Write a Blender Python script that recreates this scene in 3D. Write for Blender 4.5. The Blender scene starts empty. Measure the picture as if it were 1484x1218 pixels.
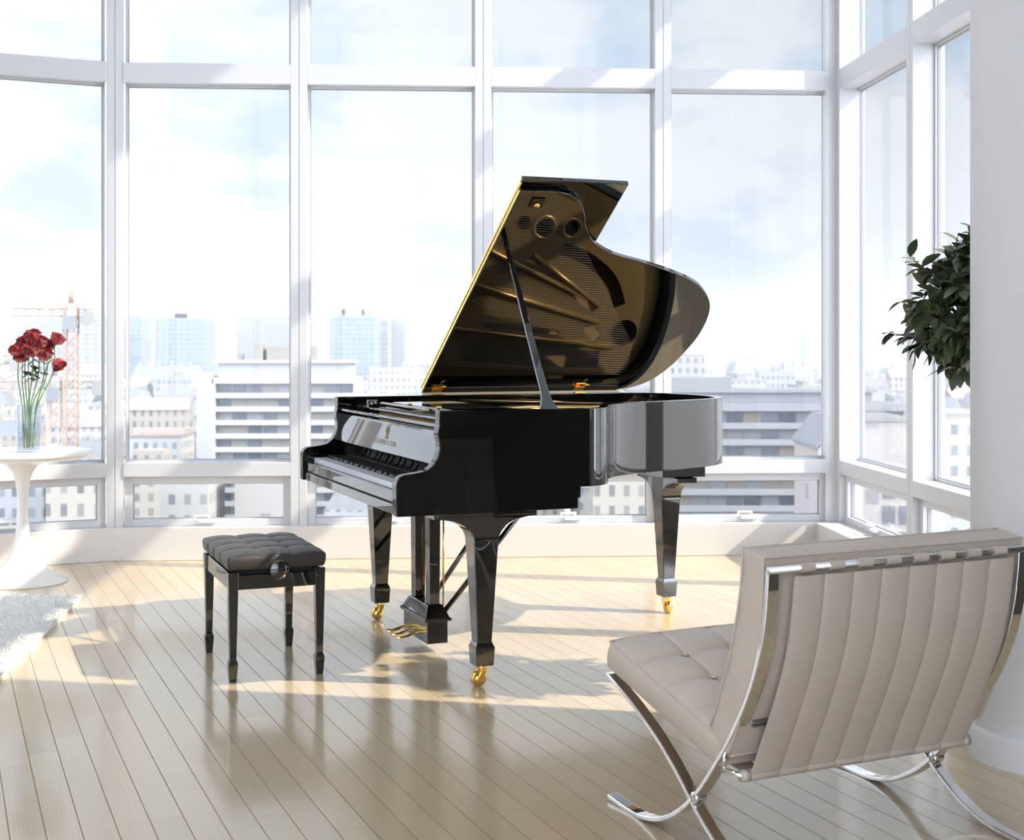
import bpy, math, random
from mathutils import Vector, Matrix, noise
C = bpy.context.scene.collection
sc = bpy.context.scene
PI = math.pi
random.seed(7)
H = 1.25                     # eye height; horizon sits at row 498, focal length 2000 px

def at(px, py, Y):           # photograph pixel -> point at depth Y (used for measuring only)
    return Vector(((px - 742) / 2000 * Y, Y, H - (py - 498) / 2000 * Y))

# ------------------------------------------------------------------ materials
def mat(name, col, rough=.5, metal=0, ior=1.5, spec=.5, coat=0, coat_rough=.03, emis=None, sheen=0):
    m = bpy.data.materials.new(name); m.use_nodes = True
    p = m.node_tree.nodes['Principled BSDF']
    p.inputs['Base Color'].default_value = (*col, 1)
    p.inputs['Roughness'].default_value = rough
    p.inputs['Metallic'].default_value = metal
    p.inputs['IOR'].default_value = ior
    p.inputs['Specular IOR Level'].default_value = spec
    p.inputs['Coat Weight'].default_value = coat
    p.inputs['Coat Roughness'].default_value = coat_rough
    p.inputs['Sheen Weight'].default_value = sheen
    return m
def nd(m, t, **kw):
    n = m.node_tree.nodes.new(t)
    for k, v in kw.items(): setattr(n, k, v)
    return n
def lk(m, a, b): m.node_tree.links.new(a, b)
def bsdf(m): return m.node_tree.nodes['Principled BSDF']
def math_n(m, op, a, b=None, c=None):
    n = nd(m, 'ShaderNodeMath', operation=op)
    for i, v in enumerate((a, b, c)):
        if v is None: continue
        if isinstance(v, (int, float)): n.inputs[i].default_value = v
        else: lk(m, v, n.inputs[i])
    return n.outputs[0]
def mixc(m, f, a, b):
    n = nd(m, 'ShaderNodeMix', data_type='RGBA')
    if isinstance(f, (int, float)): n.inputs[0].default_value = f
    else: lk(m, f, n.inputs[0])
    for i, v in ((6, a), (7, b)):
        if isinstance(v, tuple): n.inputs[i].default_value = (*v, 1)
        else: lk(m, v, n.inputs[i])
    return n.outputs[2]
def bump(m, h, strength=.2, dist=.01):
    b = nd(m, 'ShaderNodeBump'); b.inputs['Strength'].default_value = strength; b.inputs['Distance'].default_value = dist
    lk(m, h, b.inputs['Height']); lk(m, b.outputs[0], bsdf(m).inputs['Normal'])
def ncoord(m, kind='Object', scale=(1, 1, 1), rot=(0, 0, 0)):
    t = nd(m, 'ShaderNodeTexCoord'); mp = nd(m, 'ShaderNodeMapping')
    mp.inputs['Scale'].default_value = scale; mp.inputs['Rotation'].default_value = rot
    lk(m, t.outputs[kind], mp.inputs[0]); return mp.outputs[0]
def noise_n(m, vec, scale, detail=3, rough=.5):
    n = nd(m, 'ShaderNodeTexNoise'); n.inputs['Scale'].default_value = scale
    n.inputs['Detail'].default_value = detail; n.inputs['Roughness'].default_value = rough
    lk(m, vec, n.inputs['Vector']); return n.outputs['Fac']

M = {}
M['white'] = mat('white_paint', (.86, .86, .87), .4)
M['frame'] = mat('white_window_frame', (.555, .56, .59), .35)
M['sill'] = mat('parapet_paint', (.62, .60, .59), .45)
M['ceil'] = mat('ceiling_paint', (.9, .9, .9), .7)
M['wallp'] = mat('wall_paint', (.055, .046, .038), .6)
M['lacquer'] = mat('black_piano_lacquer', (.002, .002, .002), .02, ior=1.62, spec=.5)
M['lacquer_side'] = mat('black_side_lacquer', (.002, .002, .002), .03, ior=1.42)
M['lacquer_rim'] = mat('black_rim_lacquer', (.002, .002, .002), .02, ior=2.0)
M['satin'] = mat('black_felt', (.008, .008, .008), .7)
M['brass'] = mat('polished_brass', (.95, .62, .18), .14, 1)
M['ivory'] = mat('ivory_key', (.62, .64, .72), .14)
M['ebony'] = mat('ebony_key', (.008, .008, .008), .2)
M['chrome'] = mat('chrome', (.9, .9, .92), .06, 1)
M['chrome2'] = mat('brushed_chrome', (.92, .92, .94), .38, 1)
M['table'] = mat('white_table_lacquer', (.74, .73, .72), .22)
M['groove'] = mat('dark_gap', (.02, .02, .02), .6)
M['wallw'] = mat('rear_wall_paint', (.62, .60, .57), .6)
M['column'] = mat('column_plaster', (.64, .64, .66), .5)
M['gasket'] = mat('grey_gasket', (.30, .31, .34), .5)
M['logo'] = mat('gold_leaf', (.30, .23, .06), .45, .3)
# gold painted cast plate with slight mottling
m = M['plate'] = mat('bronze_plate', (.52, .34, .13), .3, .6)
bump(m, noise_n(m, ncoord(m), 60), .1, .002)
m = M['steel'] = mat('string_steel', (.55, .5, .42), .3, 1)
m = M['sound'] = mat('spruce_soundboard', (.62, .38, .16), .35)
v = ncoord(m, scale=(2, 60, 2)); lk(m, mixc(m, noise_n(m, v, 2, 4), (.50, .28, .1), (.70, .45, .2)), bsdf(m).inputs['Base Color'])
# leathers
def leather(name, c, bs=.15, rough=.45, sc_=260):
    m = mat(name, c, rough, spec=.4)
    v = ncoord(m); n = nd(m, 'ShaderNodeTexVoronoi', feature='DISTANCE_TO_EDGE'); n.inputs['Scale'].default_value = sc_
    lk(m, v, n.inputs['Vector']); bump(m, n.outputs['Distance'], bs, .003)
    n2 = noise_n(m, v, 9, 4)
    lk(m, mixc(m, n2, tuple(x * .93 for x in c), tuple(min(1, x * 1.06) for x in c)), bsdf(m).inputs['Base Color'])
    return m
M['taupe'] = leather('taupe_leather', (.565, .49, .43), .06, .42, 300)
M['bench'] = leather('black_bench_leather', (.040, .034, .030), .5, .42, 170)
# floor boards: rotated world axes, 86 mm boards
m = M['floor'] = mat('pale_oak_boards', (.6, .5, .36), .22, spec=.5, coat=.6, coat_rough=.09)
FR = math.atan2(.923, -.385)
v = ncoord(m, rot=(0, 0, -FR))          # x now along the boards
sep = nd(m, 'ShaderNodeSeparateXYZ'); lk(m, v, sep.inputs[0])
bw = .0862
row = math_n(m, 'DIVIDE', sep.outputs[1], bw)
ri = math_n(m, 'FLOOR', row); rf = math_n(m, 'FRACT', row)
wn = nd(m, 'ShaderNodeTexWhiteNoise', noise_dimensions='1D'); lk(m, ri, wn.inputs['W'])
xs = math_n(m, 'ADD', math_n(m, 'DIVIDE', sep.outputs[0], 1.15), math_n(m, 'MULTIPLY', wn.outputs[0], 7.3))
ci = math_n(m, 'FLOOR', xs); cf = math_n(m, 'FRACT', xs)
cmb = nd(m, 'ShaderNodeCombineXYZ'); lk(m, ri, cmb.inputs[0]); lk(m, ci, cmb.inputs[1])
wn2 = nd(m, 'ShaderNodeTexWhiteNoise', noise_dimensions='3D'); lk(m, cmb.outputs[0], wn2.inputs['Vector'])
gv = nd(m, 'ShaderNodeVectorMath', operation='MULTIPLY_ADD'); lk(m, v, gv.inputs[0]); gv.inputs[1].default_value = (1.6, 22, 1)
cs = nd(m, 'ShaderNodeVectorMath', operation='SCALE'); lk(m, cmb.outputs[0], cs.inputs[0]); cs.inputs['Scale'].default_value = 13.7
lk(m, cs.outputs[0], gv.inputs[2])
wv = nd(m, 'ShaderNodeTexWave', wave_type='BANDS', bands_direction='Y'); wv.inputs['Scale'].default_value = 1.2
wv.inputs['Distortion'].default_value = 9; wv.inputs['Detail'].default_value = 3; wv.inputs['Detail Scale'].default_value = .6
lk(m, gv.outputs[0], wv.inputs['Vector'])
gn = noise_n(m, gv.outputs[0], 5, 5, .65)
c1 = mixc(m, wn2.outputs[0], (.53, .42, .275), (.60, .485, .33))
c2 = mixc(m, math_n(m, 'MULTIPLY', wv.outputs['Fac'], .26), c1, (.47, .36, .24))
c3 = mixc(m, math_n(m, 'MULTIPLY', gn, .3), c2, (.50, .39, .26))
e1 = math_n(m, 'LESS_THAN', rf, .028); e2 = math_n(m, 'LESS_THAN', cf, .0016)
gap = math_n(m, 'MAXIMUM', e1, math_n(m, 'MULTIPLY', e2, .6))
lk(m, mixc(m, math_n(m, 'MULTIPLY', gap, .85), c3, (.20, .13, .07)), bsdf(m).inputs['Base Color'])
hh = math_n(m, 'SUBTRACT', math_n(m, 'MULTIPLY', gn, .05), gap); bump(m, hh, .25, .0015)
lk(m, math_n(m, 'MULTIPLY', math_n(m, 'SUBTRACT', 1.0, gap), .6), bsdf(m).inputs['Coat Weight'])
lk(m, math_n(m, 'MULTIPLY', math_n(m, 'SUBTRACT', 1.0, gap), .5), bsdf(m).inputs['Specular IOR Level'])
lk(m, math_n(m, 'ADD', .17, math_n(m, 'MULTIPLY', gn, .12)), bsdf(m).inputs['Roughness'])
# glass panes (thin): mostly transparent with fresnel reflection
m = M['pane'] = bpy.data.materials.new('window_glass'); m.use_nodes = True
nt = m.node_tree; nt.nodes.remove(nt.nodes['Principled BSDF'])
tr = nd(m, 'ShaderNodeBsdfTransparent'); tr.inputs[0].default_value = (.97, .985, .99, 1)
gl = nd(m, 'ShaderNodeBsdfGlossy'); gl.inputs['Roughness'].default_value = .0
lw_ = nd(m, 'ShaderNodeLayerWeight'); lw_.inputs[0].default_value = .5
fr_ = math_n(m, 'ADD', math_n(m, 'MULTIPLY', math_n(m, 'POWER', lw_.outputs['Facing'], 5.0), .6), .008)
mx = nd(m, 'ShaderNodeMixShader'); lk(m, fr_, mx.inputs[0]); lk(m, tr.outputs[0], mx.inputs[1]); lk(m, gl.outputs[0], mx.inputs[2])
lk(m, mx.outputs[0], nt.nodes['Material Output'].inputs[0])
def thin(name, tint, base_, k):
    m = bpy.data.materials.new(name); m.use_nodes = True; nt = m.node_tree; nt.nodes.remove(nt.nodes['Principled BSDF'])
    t_ = nd(m, 'ShaderNodeBsdfTransparent'); t_.inputs[0].default_value = (*tint, 1)
    g_ = nd(m, 'ShaderNodeBsdfGlossy'); g_.inputs['Roughness'].default_value = .02
    l_ = nd(m, 'ShaderNodeLayerWeight'); l_.inputs[0].default_value = .5
    f_ = math_n(m, 'ADD', math_n(m, 'MULTIPLY', math_n(m, 'POWER', l_.outputs['Facing'], 4.0), k), base_)
    x_ = nd(m, 'ShaderNodeMixShader'); lk(m, f_, x_.inputs[0]); lk(m, t_.outputs[0], x_.inputs[1]); lk(m, g_.outputs[0], x_.inputs[2])
    lk(m, x_.outputs[0], nt.nodes['Material Output'].inputs[0]); return m
M['vase'] = thin('clear_glass', (.90, .92, .95), .06, .8)
M['water'] = thin('water', (.88, .91, .93), .03, .5)
m = M['petal'] = mat('red_rose_petal', (.55, .025, .03), .5, sheen=.3)
lk(m, mixc(m, noise_n(m, ncoord(m), 40, 2), (.20, .006, .012), (.46, .028, .035)), bsdf(m).inputs['Base Color'])
M['stem'] = mat('green_stem', (.13, .26, .05), .45)
M['rleaf'] = mat('rose_leaf', (.03, .09, .03), .5)
m = M['leaf'] = mat('ficus_leaf', (.05, .10, .035), .38)
ob = nd(m, 'ShaderNodeNewGeometry')
lk(m, mixc(m, ob.outputs['Random Per Island'], (.030, .048, .022), (.115, .15, .075)), bsdf(m).inputs['Base Color'])
M['bark'] = mat('bark', (.09, .06, .04), .8)
M['pot'] = mat('white_pot', (.75, .75, .74), .4)
M['soil'] = mat('soil', (.05, .035, .025), .9)
m = M['rug'] = mat('cream_shag_wool', (.72, .70, .67), .9, sheen=.3)
g2 = nd(m, 'ShaderNodeNewGeometry')
lk(m, mixc(m, g2.outputs['Random Per Island'], (.80, .785, .76), (.95, .94, .93)), bsdf(m).inputs['Base Color'])

# ------------------------------------------------------------------ mesh builder
class MB:
    def __init__(s): s.v = []; s.f = []; s.mi = []; s.sm = []
    def add(s, vs, fs, smooth=False, mi=0):
        o = len(s.v); s.v += [tuple(v) for v in vs]
        for f in fs: s.f.append([i + o for i in f]); s.mi.append(mi); s.sm.append(smooth)
        return s
    def box(s, x0, x1, y0, y1, z0, z1, mi=0):
        vs = [(x, y, z) for z in (z0, z1) for y in (y0, y1) for x in (x0, x1)]
        return s.add(vs, [(0, 2, 3, 1), (4, 5, 7, 6), (0, 1, 5, 4), (2, 6, 7, 3), (0, 4, 6, 2), (1, 3, 7, 5)], mi=mi)
    def frustum(s, c0, w0, d0, z0, c1, w1, d1, z1, mi=0):
        vs = []
        for (c, w, d, z) in ((c0, w0, d0, z0), (c1, w1, d1, z1)):
            for sy in (-1, 1):
                for sx in (-1, 1): vs.append((c[0] + sx * w / 2, c[1] + sy * d / 2, z))
        return s.add(vs, [(0, 2, 3, 1), (4, 5, 7, 6), (0, 1, 5, 4), (2, 6, 7, 3), (0, 4, 6, 2), (1, 3, 7, 5)], mi=mi)
    def prism(s, poly, f, t0, t1, mi=0, smooth=False):   # poly 2d, f(p, t)->xyz
        n = len(poly); vs = [f(p, t0) for p in poly] + [f(p, t1) for p in poly]
        s.add(vs, [tuple(range(n))[::-1], tuple(range(n, 2 * n))], mi=mi)
        o = len(s.v) - 2 * n
        for i in range(n):
            j = (i + 1) % n; s.f.append([o + i, o + j, o + n + j, o + n + i]); s.mi.append(mi); s.sm.append(smooth)
        return s
    def lathe(s, prof, c=(0, 0, 0), n=48, mi=0, smooth=True, axis='z'):
        vs = []; fs = []
        for (r, z) in prof:
            for k in range(n):
                a = 2 * PI * k / n; x, y = r * math.cos(a), r * math.sin(a)
                if axis == 'z': vs.append((c[0] + x, c[1] + y, c[2] + z))
                elif axis == 'y': vs.append((c[0] + x, c[1] + z, c[2] + y))
                else: vs.append((c[0] + z, c[1] + x, c[2] + y))
        for i in range(len(prof) - 1):
            for k in range(n):
                k2 = (k + 1) % n; fs.append((i * n + k, i * n + k2, (i + 1) * n + k2, (i + 1) * n + k))
        if prof[0][0] > 1e-6: fs.append(tuple(range(n))[::-1])
        if prof[-1][0] > 1e-6: fs.append(tuple(range((len(prof) - 1) * n, len(prof) * n)))
        return s.add(vs, fs, smooth, mi)
    def tube(s, pts, r, n=10, mi=0, caps=True):
        pts = [Vector(p) for p in pts]; rs = r if isinstance(r, (list, tuple)) else [r] * len(pts)
        vs = []; fs = []; up = Vector((0, 0, 1))
        d0 = (pts[1] - pts[0]).normalized()
        if abs(d0.z) > .9: up = Vector((1, 0, 0))
        a = d0.cross(up).normalized()
        for i, p in enumerate(pts):
            d = (pts[min(i + 1, len(pts) - 1)] - pts[max(i - 1, 0)]).normalized()
            a = (a - d * a.dot(d)).normalized(); b = d.cross(a)
            for k in range(n):
                t = 2 * PI * k / n; vs.append(p + (a * math.cos(t) + b * math.sin(t)) * rs[i])
        for i in range(len(pts) - 1):
            for k in range(n):
                k2 = (k + 1) % n; fs.append((i * n + k, i * n + k2, (i + 1) * n + k2, (i + 1) * n + k))
        if caps: fs.append(tuple(range(n))[::-1]); fs.append(tuple(range(len(vs) - n, len(vs))))
        return s.add(vs, fs, True, mi)
    def mesh(s, name, mats):
        me = bpy.data.meshes.new(name); me.from_pydata(s.v, [], s.f)
        for q in (mats if isinstance(mats, (list, tuple)) else [mats]): me.materials.append(q)
        me.polygons.foreach_set('material_index', s.mi); me.polygons.foreach_set('use_smooth', s.sm)
        import bmesh
        bm = bmesh.new(); bm.from_mesh(me); bmesh.ops.recalc_face_normals(bm, faces=bm.faces); bm.to_mesh(me); bm.free()
        return me
    def build(s, name, mats, parent=None, bevel=0, seg=2, sub=0, angle=35):
        o = bpy.data.objects.new(name, s.mesh(name, mats)); C.objects.link(o)
        if parent: o.parent = parent
        if bevel:
            b = o.modifiers.new('bevel', 'BEVEL'); b.width = bevel; b.segments = seg; b.limit_method = 'ANGLE'; b.angle_limit = math.radians(angle)
            b.harden_normals = False
        if sub:
            q = o.modifiers.new('sub', 'SUBSURF'); q.levels = sub; q.render_levels = sub
        return o
def empty(name, loc=(0, 0, 0), rz=0):
    o = bpy.data.objects.new(name, None); C.objects.link(o); o.location = loc; o.rotation_euler = (0, 0, rz); o.empty_display_size = .1
    return o
def tag(o, label=None, cat=None, group=None, kind=None):
    if label: o['label'] = label
    if cat: o['category'] = cat
    if group: o['group'] = group
    if kind: o['kind'] = kind
    return o
def copy_tree(o, parent=None):
    c = o.copy(); C.objects.link(c)
    if parent: c.parent = parent; c.matrix_parent_inverse = o.matrix_parent_inverse.copy()
    for ch in o.children:
        if ch is not c: copy_tree(ch, c)
    return c
def smooth_path(pts, per=8, closed=False):       # catmull-rom
    out = []; n = len(pts); P = [Vector(p) for p in pts]
    rng = n if closed else n - 1
    for i in range(rng):
        p0 = P[(i - 1) % n] if closed or i > 0 else P[0] * 2 - P[1]
        p1 = P[i]; p2 = P[(i + 1) % n]
        p3 = P[(i + 2) % n] if closed or i < n - 2 else P[n - 1] * 2 - P[n - 2]
        for k in range(per):
            t = k / per
            out.append(.5 * ((2 * p1) + (p2 - p0) * t + (2 * p0 - 5 * p1 + 4 * p2 - p3) * t * t + (3 * p1 - p0 - 3 * p2 + p3) * t ** 3))
    if not closed: out.append(P[-1])
    return out
def offset2(path, d, closed=False):              # 2d offset to the left
    out = []; n = len(path)
    for i in range(n):
        a = path[(i - 1) % n] if closed or i > 0 else path[0]; b = path[(i + 1) % n] if closed or i < n - 1 else path[-1]
        t = Vector((b[0] - a[0], b[1] - a[1]))
        if t.length < 1e-9: out.append(Vector(path[i][:2])); continue
        t.normalize(); out.append(Vector((path[i][0] - t.y * d, path[i][1] + t.x * d)))
    return out
def strip_bar(path, th, w0, w1, f):              # flat bar: 2d profile path, thickness th, extruded w0..w1
    L = offset2(path, th / 2); R = offset2(path, -th / 2)
    mb = MB(); mb.prism([tuple(p) for p in L] + [tuple(p) for p in R[::-1]], f, w0, w1); return mb
def curve2d_mesh(name, loops, thick):            # filled outline with holes -> mesh, extruded
    cu = bpy.data.curves.new(name, 'CURVE'); cu.dimensions = '2D'; cu.fill_mode = 'BOTH'; cu.extrude = thick / 2; cu.resolution_u = 4
    for lp in loops:
        sp = cu.splines.new('POLY'); sp.points.add(len(lp) - 1); sp.use_cyclic_u = True
        for i, p in enumerate(lp): sp.points[i].co = (p[0], p[1], 0, 1)
    ob = bpy.data.objects.new(name, cu); C.objects.link(ob)
    dg = bpy.context.evaluated_depsgraph_get(); dg.update()
    me = bpy.data.meshes.new_from_object(ob.evaluated_get(dg)); bpy.data.objects.remove(ob); me.name = name
    return me
def text_mesh(name, s, size, thick=.0006, mat_=None, spacing=1.0):
    cu = bpy.data.curves.new(name, 'FONT'); cu.body = s; cu.size = size; cu.extrude = thick; cu.align_x = 'CENTER'; cu.align_y = 'CENTER'; cu.space_character = spacing
    ob = bpy.data.objects.new(name, cu); C.objects.link(ob)
    dg = bpy.context.evaluated_depsgraph_get(); dg.update()
    me = bpy.data.meshes.new_from_object(ob.evaluated_get(dg)); bpy.data.objects.remove(ob); me.name = name
    me.materials.clear(); me.materials.append(mat_); return me
def link_mesh(name, me, parent=None, mx=None):
    o = bpy.data.objects.new(name, me); C.objects.link(o)
    if parent: o.parent = parent
    if mx is not None: o.matrix_local = mx
    return o
#@@ROOM
# ------------------------------------------------------------------ the room
CN = Vector((1.93, 8.20, 0))
bdir = Vector((-1, -.06, 0)).normalized(); rdir = Vector((.0665, -1, 0)).normalized()
ZT = 6.0
TR = [(.48, .56), (2.755, 2.87), (3.52, 3.72), (4.10, 4.20), (ZT - .1, ZT)]
MW = .094
DEP = .12
wcount = [0]; tcount = [0]
def frame_mx(p, d, outward):
    x = Vector(d).normalized(); z = Vector((0, 0, 1)); y = z.cross(x)
    if y.dot(outward) < 0: y = -y; x = -x
    return Matrix(((x.x, y.x, 0, p[0]), (x.y, y.y, 0, p[1]), (0, 0, 1, 0), (0, 0, 0, 1)))
def bay(p, d, L, outward, vent=True, DEP=DEP):
    """one glazed bay from mullion centre to mullion centre, x along, y outward"""
    wcount[0] += 1
    dn_ = Vector(d).normalized()
    if Vector((0, 0, 1)).cross(dn_).dot(outward) < 0: p = Vector(p) + dn_ * L
    w = empty('window_%d' % wcount[0]); w.matrix_world = frame_mx(p, d, outward); tag(w, kind='structure')
    a, b = MW / 2, L - MW / 2
    for (z0, z1) in TR:
        MB().box(a, b, 0, DEP, z0, z1).build('transom', M['frame'], w, .002)
    f = MB()
    gy = DEP - .035
    zs = [(TR[0][1], TR[1][0]), (TR[1][1], TR[2][0]), (TR[2][1], TR[3][0]), (TR[3][1], TR[4][0])]
    for (z0, z1) in zs:                      # slim glazing bead and dark gasket
        for (x0, x1, y0, y1) in ((a, a + .012, z0, z1), (b - .012, b, z0, z1), (a, b, z0, z0 + .012), (a, b, z1 - .012, z1)):
            f.box(x0, x1, gy - .018, gy + .02, y0, y1)
            e = .004
        for (x0, x1, y0, y1) in ((a + .012, a + .016, z0 + .012, z1 - .012), (b - .016, b - .012, z0 + .012, z1 - .012), (a + .012, b - .012, z0 + .012, z0 + .016), (a + .012, b - .012, z1 - .016, z1 - .012)):
            f.box(x0, x1, gy - .006, gy + .01, y0, y1, mi=1)
    f.build('glazing_bead', [M['frame'], M['gasket']], w)
    for (z0, z1) in zs:
        MB().box(a + .012, b - .012, gy, gy + .006, z0 + .012, z1 - .012).build('pane', M['pane'], w)
    # vent sash
    z0, z1 = .19, TR[0][0]
    s = MB(); fw = .045
    s.box(a, a + fw, .035, .10, z0, z1); s.box(b - fw, b, .035, .10, z0, z1)
    s.box(a + fw, b - fw, .035, .10, z0, z0 + .04); s.box(a + fw, b - fw, .035, .10, z1 - fw, z1)
    so = s.build('vent_sash', M['frame'], w, .003)
    g = MB()
    for (x0, x1, y0, y1) in ((a + fw, a + fw + .004, z0 + .04, z1 - fw), (b - fw - .004, b - fw, z0 + .04, z1 - fw), (a + fw, b - fw, z0 + .04, z0 + .044), (a + fw, b - fw, z1 - fw - .004, z1 - fw)):
        g.box(x0, x1, .06, .08, y0, y1)
    g.build('gasket', M['gasket'], so)
    MB().box(a + fw, b - fw, .066, .072, z0 + .04, z1 - fw).build('pane', M['pane'], so)
    if vent:
        h = MB(); cx = L * .5
        h.box(cx - .05, cx + .05, .012, .035, z0 + .022, z0 + .036)
        h.tube([(cx + .01, .02, z0 + .034), (cx + .01, .012, z0 + .062)], .006, 8)
        h.tube([(cx + .014, .012, z0 + .062), (cx - .075, .006, z0 + .062)], .0065, 8)
        h.tube([(cx - .073, .006, z0 + .062), (cx - .073, .006, z0 + .048)], .0055, 8)
        h.build('handle', M['white'], so, .0015)
    return w
def mullion(p, d, outward, w=MW, name=None, DEP=DEP, cap=True):
    tcount[0] += 1
    t = empty(name or 'trim_%d' % tcount[0]); t.matrix_world = frame_mx(p, d, outward); tag(t, kind='structure')
    mb = MB()
    # two half profiles with a fine shadow groove between
    mb.box(-w / 2, -.0022, 0, DEP, 0, ZT); mb.box(.0022, w / 2, 0, DEP, 0, ZT); mb.box(-.0022, .0022, .003, DEP, 0, ZT)
    mb.build('mullion', M['frame'], t, .0015)
    if cap: MB().box(-w * .3, w * .3, DEP, DEP + .06, 0, ZT).build('outer_cap', M['frame'], t)
    return t
def xy(v): return (v.x, v.y)
# back run
S = [0.0, 1.041, 2.103, 3.173, 4.225]
outB = Vector((-.06, 1, 0)); outR = Vector((1, .0665, 0))
for i in range(4):
    bay(CN + bdir * S[i], bdir, S[i + 1] - S[i], outB)
for i in (1, 2, 3): mullion(CN + bdir * S[i], bdir, outB)
# curved bay on the left, facet by facet
pts = [CN + bdir * S[4]]; ang = math.atan2(bdir.y, bdir.x)
angs = [PI + math.radians(a) for a in (24, 46, 66, 84)]
for a in angs: pts.append(pts[-1] + Vector((math.cos(a), math.sin(a), 0)) * 1.15)
for k in range(3):
    d = pts[k + 1] - pts[k]
    out = Vector((-abs(d.y), abs(d.x), 0)) if True else None
    bay(pts[k], d, d.length, Vector((d.y, -d.x, 0)) if Vector((d.y, -d.x, 0)).dot(Vector((-1, 1, 0))) > 0 else Vector((-d.y, d.x, 0)), vent=k == 0)
for k in range(4):
    d0 = bdir if k == 0 else (pts[k] - pts[k - 1]).normalized()
    d1 = (pts[k + 1] - pts[k]).normalized(); dm = (d0 + d1).normalized()
    mullion(pts[k], dm, Vector((-1, 1, 0)), .092)
d = Vector((0, -1, 0)); q = pts[4]
mullion(q, d, Vector((-1, 0, 0)))
LX = q.x; LY = q.y
tag(MB().prism([xy(pts[3]), xy(pts[4]), (pts[4].x - .2, pts[4].y), (pts[3].x - .2, pts[3].y)], lambda p, z: (p[0], p[1], z), 0, ZT).build('wall_bay_return', M['wallw']), kind='structure')
# right run
R = [0.0, 1.22, 2.62, 4.08]
for i in range(3): bay(CN + rdir * R[i], rdir, R[i + 1] - R[i], outR, DEP=.165)
for i in (1, 2): mullion(CN + rdir * R[i], rdir, outR, DEP=.165, cap=False)
RE = CN + rdir * R[3]
mullion(RE, rdir, outR, .10, DEP=.165, cap=False)
t = mullion(CN, (bdir - rdir).normalized(), Vector((1, 1, 0)), .02)   # corner post core
cp = MB(); cp.prism([(CN.x - .0, CN.y + .0), (CN.x - MW / 2 - .02, CN.y - .003), (CN.x - MW / 2 - .02, CN.y + DEP), (CN.x + .14, CN.y + DEP), (CN.x + .14, CN.y - MW / 2 - .005), (CN.x + .003, CN.y - MW / 2 - .005)], lambda p, z: (p[0], p[1], z), 0, ZT)
tag(cp.build('trim_corner', M['frame'], None, .002), kind='structure')
# parapets (low plinth walls under the glazing), with sill tops
def parapet(name, poly):
    mb = MB(); mb.prism(poly, lambda p, z: (p[0], p[1], z), 0, .19); o = mb.build(name, M['sill'], None, .004); tag(o, kind='structure'); return o
inB = Vector((.06, -1, 0)).normalized(); inR = Vector((-1, -.0665, 0)).normalized()
def xy(v): return (v.x, v.y)
K = CN + inB * .03 + bdir * 0
parapet('wall_back_plinth', [xy(CN + inB * .03 + bdir * .0), xy(pts[0] + inB * .03), xy(pts[0] - inB * .2), xy(CN - inB * .2)])
for k in range(3):
    d = (pts[k + 1] - pts[k]).normalized(); n_ = Vector((-d.y, d.x, 0))
    if n_.dot(Vector((1, -1, 0))) < 0: n_ = -n_
    dn = (pts[k + 2] - pts[k + 1]).normalized() if k < 3 else Vector((0, -1, 0))
    parapet('wall_bay_plinth_%d' % (k + 1), [xy(pts[k] + n_ * .03 ), xy(pts[k + 1] + n_ * .03), xy(pts[k + 1] - n_ * .2), xy(pts[k] - n_ * .2)])
parapet('wall_right_plinth', [xy(CN + inR * .135 + inB * .03), xy(CN - inR * .2 + inB * .03), xy(RE - inR * .2), xy(RE + inR * .135)])
# grille lying on the right sill
gr = empty('floor_convector_grille'); gr.matrix_world = frame_mx(CN + rdir * 1.07 + inR * .105, rdir, -inR)
tag(gr, 'white slatted convector grille lying on the low sill in the window corner', 'vent grille')
mb = MB(); mb.box(0, .95, 0, .012, .190, .196); mb.box(0, .95, .088, .10, .190, .196); mb.box(0, .012, .012, .088, .19, .196); mb.box(.938, .95, .012, .088, .19, .196)
mb.build('grille_frame', M['white'], gr, .001)
mb = MB()
for k in range(24): mb.box(.03 + k * .038, .046 + k * .038, .012, .088, .1905, .1955)
mb.build('slats', M['white'], gr)
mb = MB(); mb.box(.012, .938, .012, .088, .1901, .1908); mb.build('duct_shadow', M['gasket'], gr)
# walls and added unseen glazing behind the viewer, ceiling, floor
def struct(name, mb, m, bevel=0): return tag(mb.build(name, m, None, bevel), kind='structure')
RB = Vector((2.196 + .0665 * 8.3, -4.1, 0))
struct('wall_right', MB().prism([xy(RE + rdir * .05), xy(RB), (RB.x + .3, RB.y), (RE.x + .3, RE.y - .05)], lambda p, z: (p[0], p[1], z), 0, ZT), M['wallp'])
struct('wall_rear', MB().box(LX - .2, RB.x + .3, -4.4, -4.1, 0, .5), M['wallw'])
wr = empty('window_20'); tag(wr, kind='structure'); wx = LX  # rear glazing added out of view to let fill light onto the chair back
MB().box(LX, RB.x, -4.3, -4.15, ZT - .15, ZT).build('transom', M['frame'], wr); MB().box(LX, RB.x, -4.3, -4.15, 4.0, 4.12).build('transom', M['frame'], wr)
while wx < RB.x:
    MB().box(wx, wx + .09, -4.3, -4.15, .5, ZT).build('mullion', M['frame'], wr); wx += 1.2
MB().box(LX, RB.x, -4.235, -4.229, .5, ZT - .15).build('pane', M['pane'], wr)
struct('wall_left', MB().box(LX - .3, LX, -4.1, LY - .047, 0, ZT), M['wallw'])
flo = [xy(CN - inB * .2 - inR * .2), xy(pts[0] - inB * .2)] + [(p.x - .15, p.y + .12) for p in pts[1:4]] + [(LX - .3, q.y), (LX - .3, -4.4), (RB.x + .3, -4.4)]
struct('floor', MB().prism(flo, lambda p, z: (p[0], p[1], z), -.25, 0), M['floor'])
struct('ceiling', MB().prism(flo, lambda p, z: (p[0], p[1], z), ZT, ZT + .3), M['ceil'])
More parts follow.
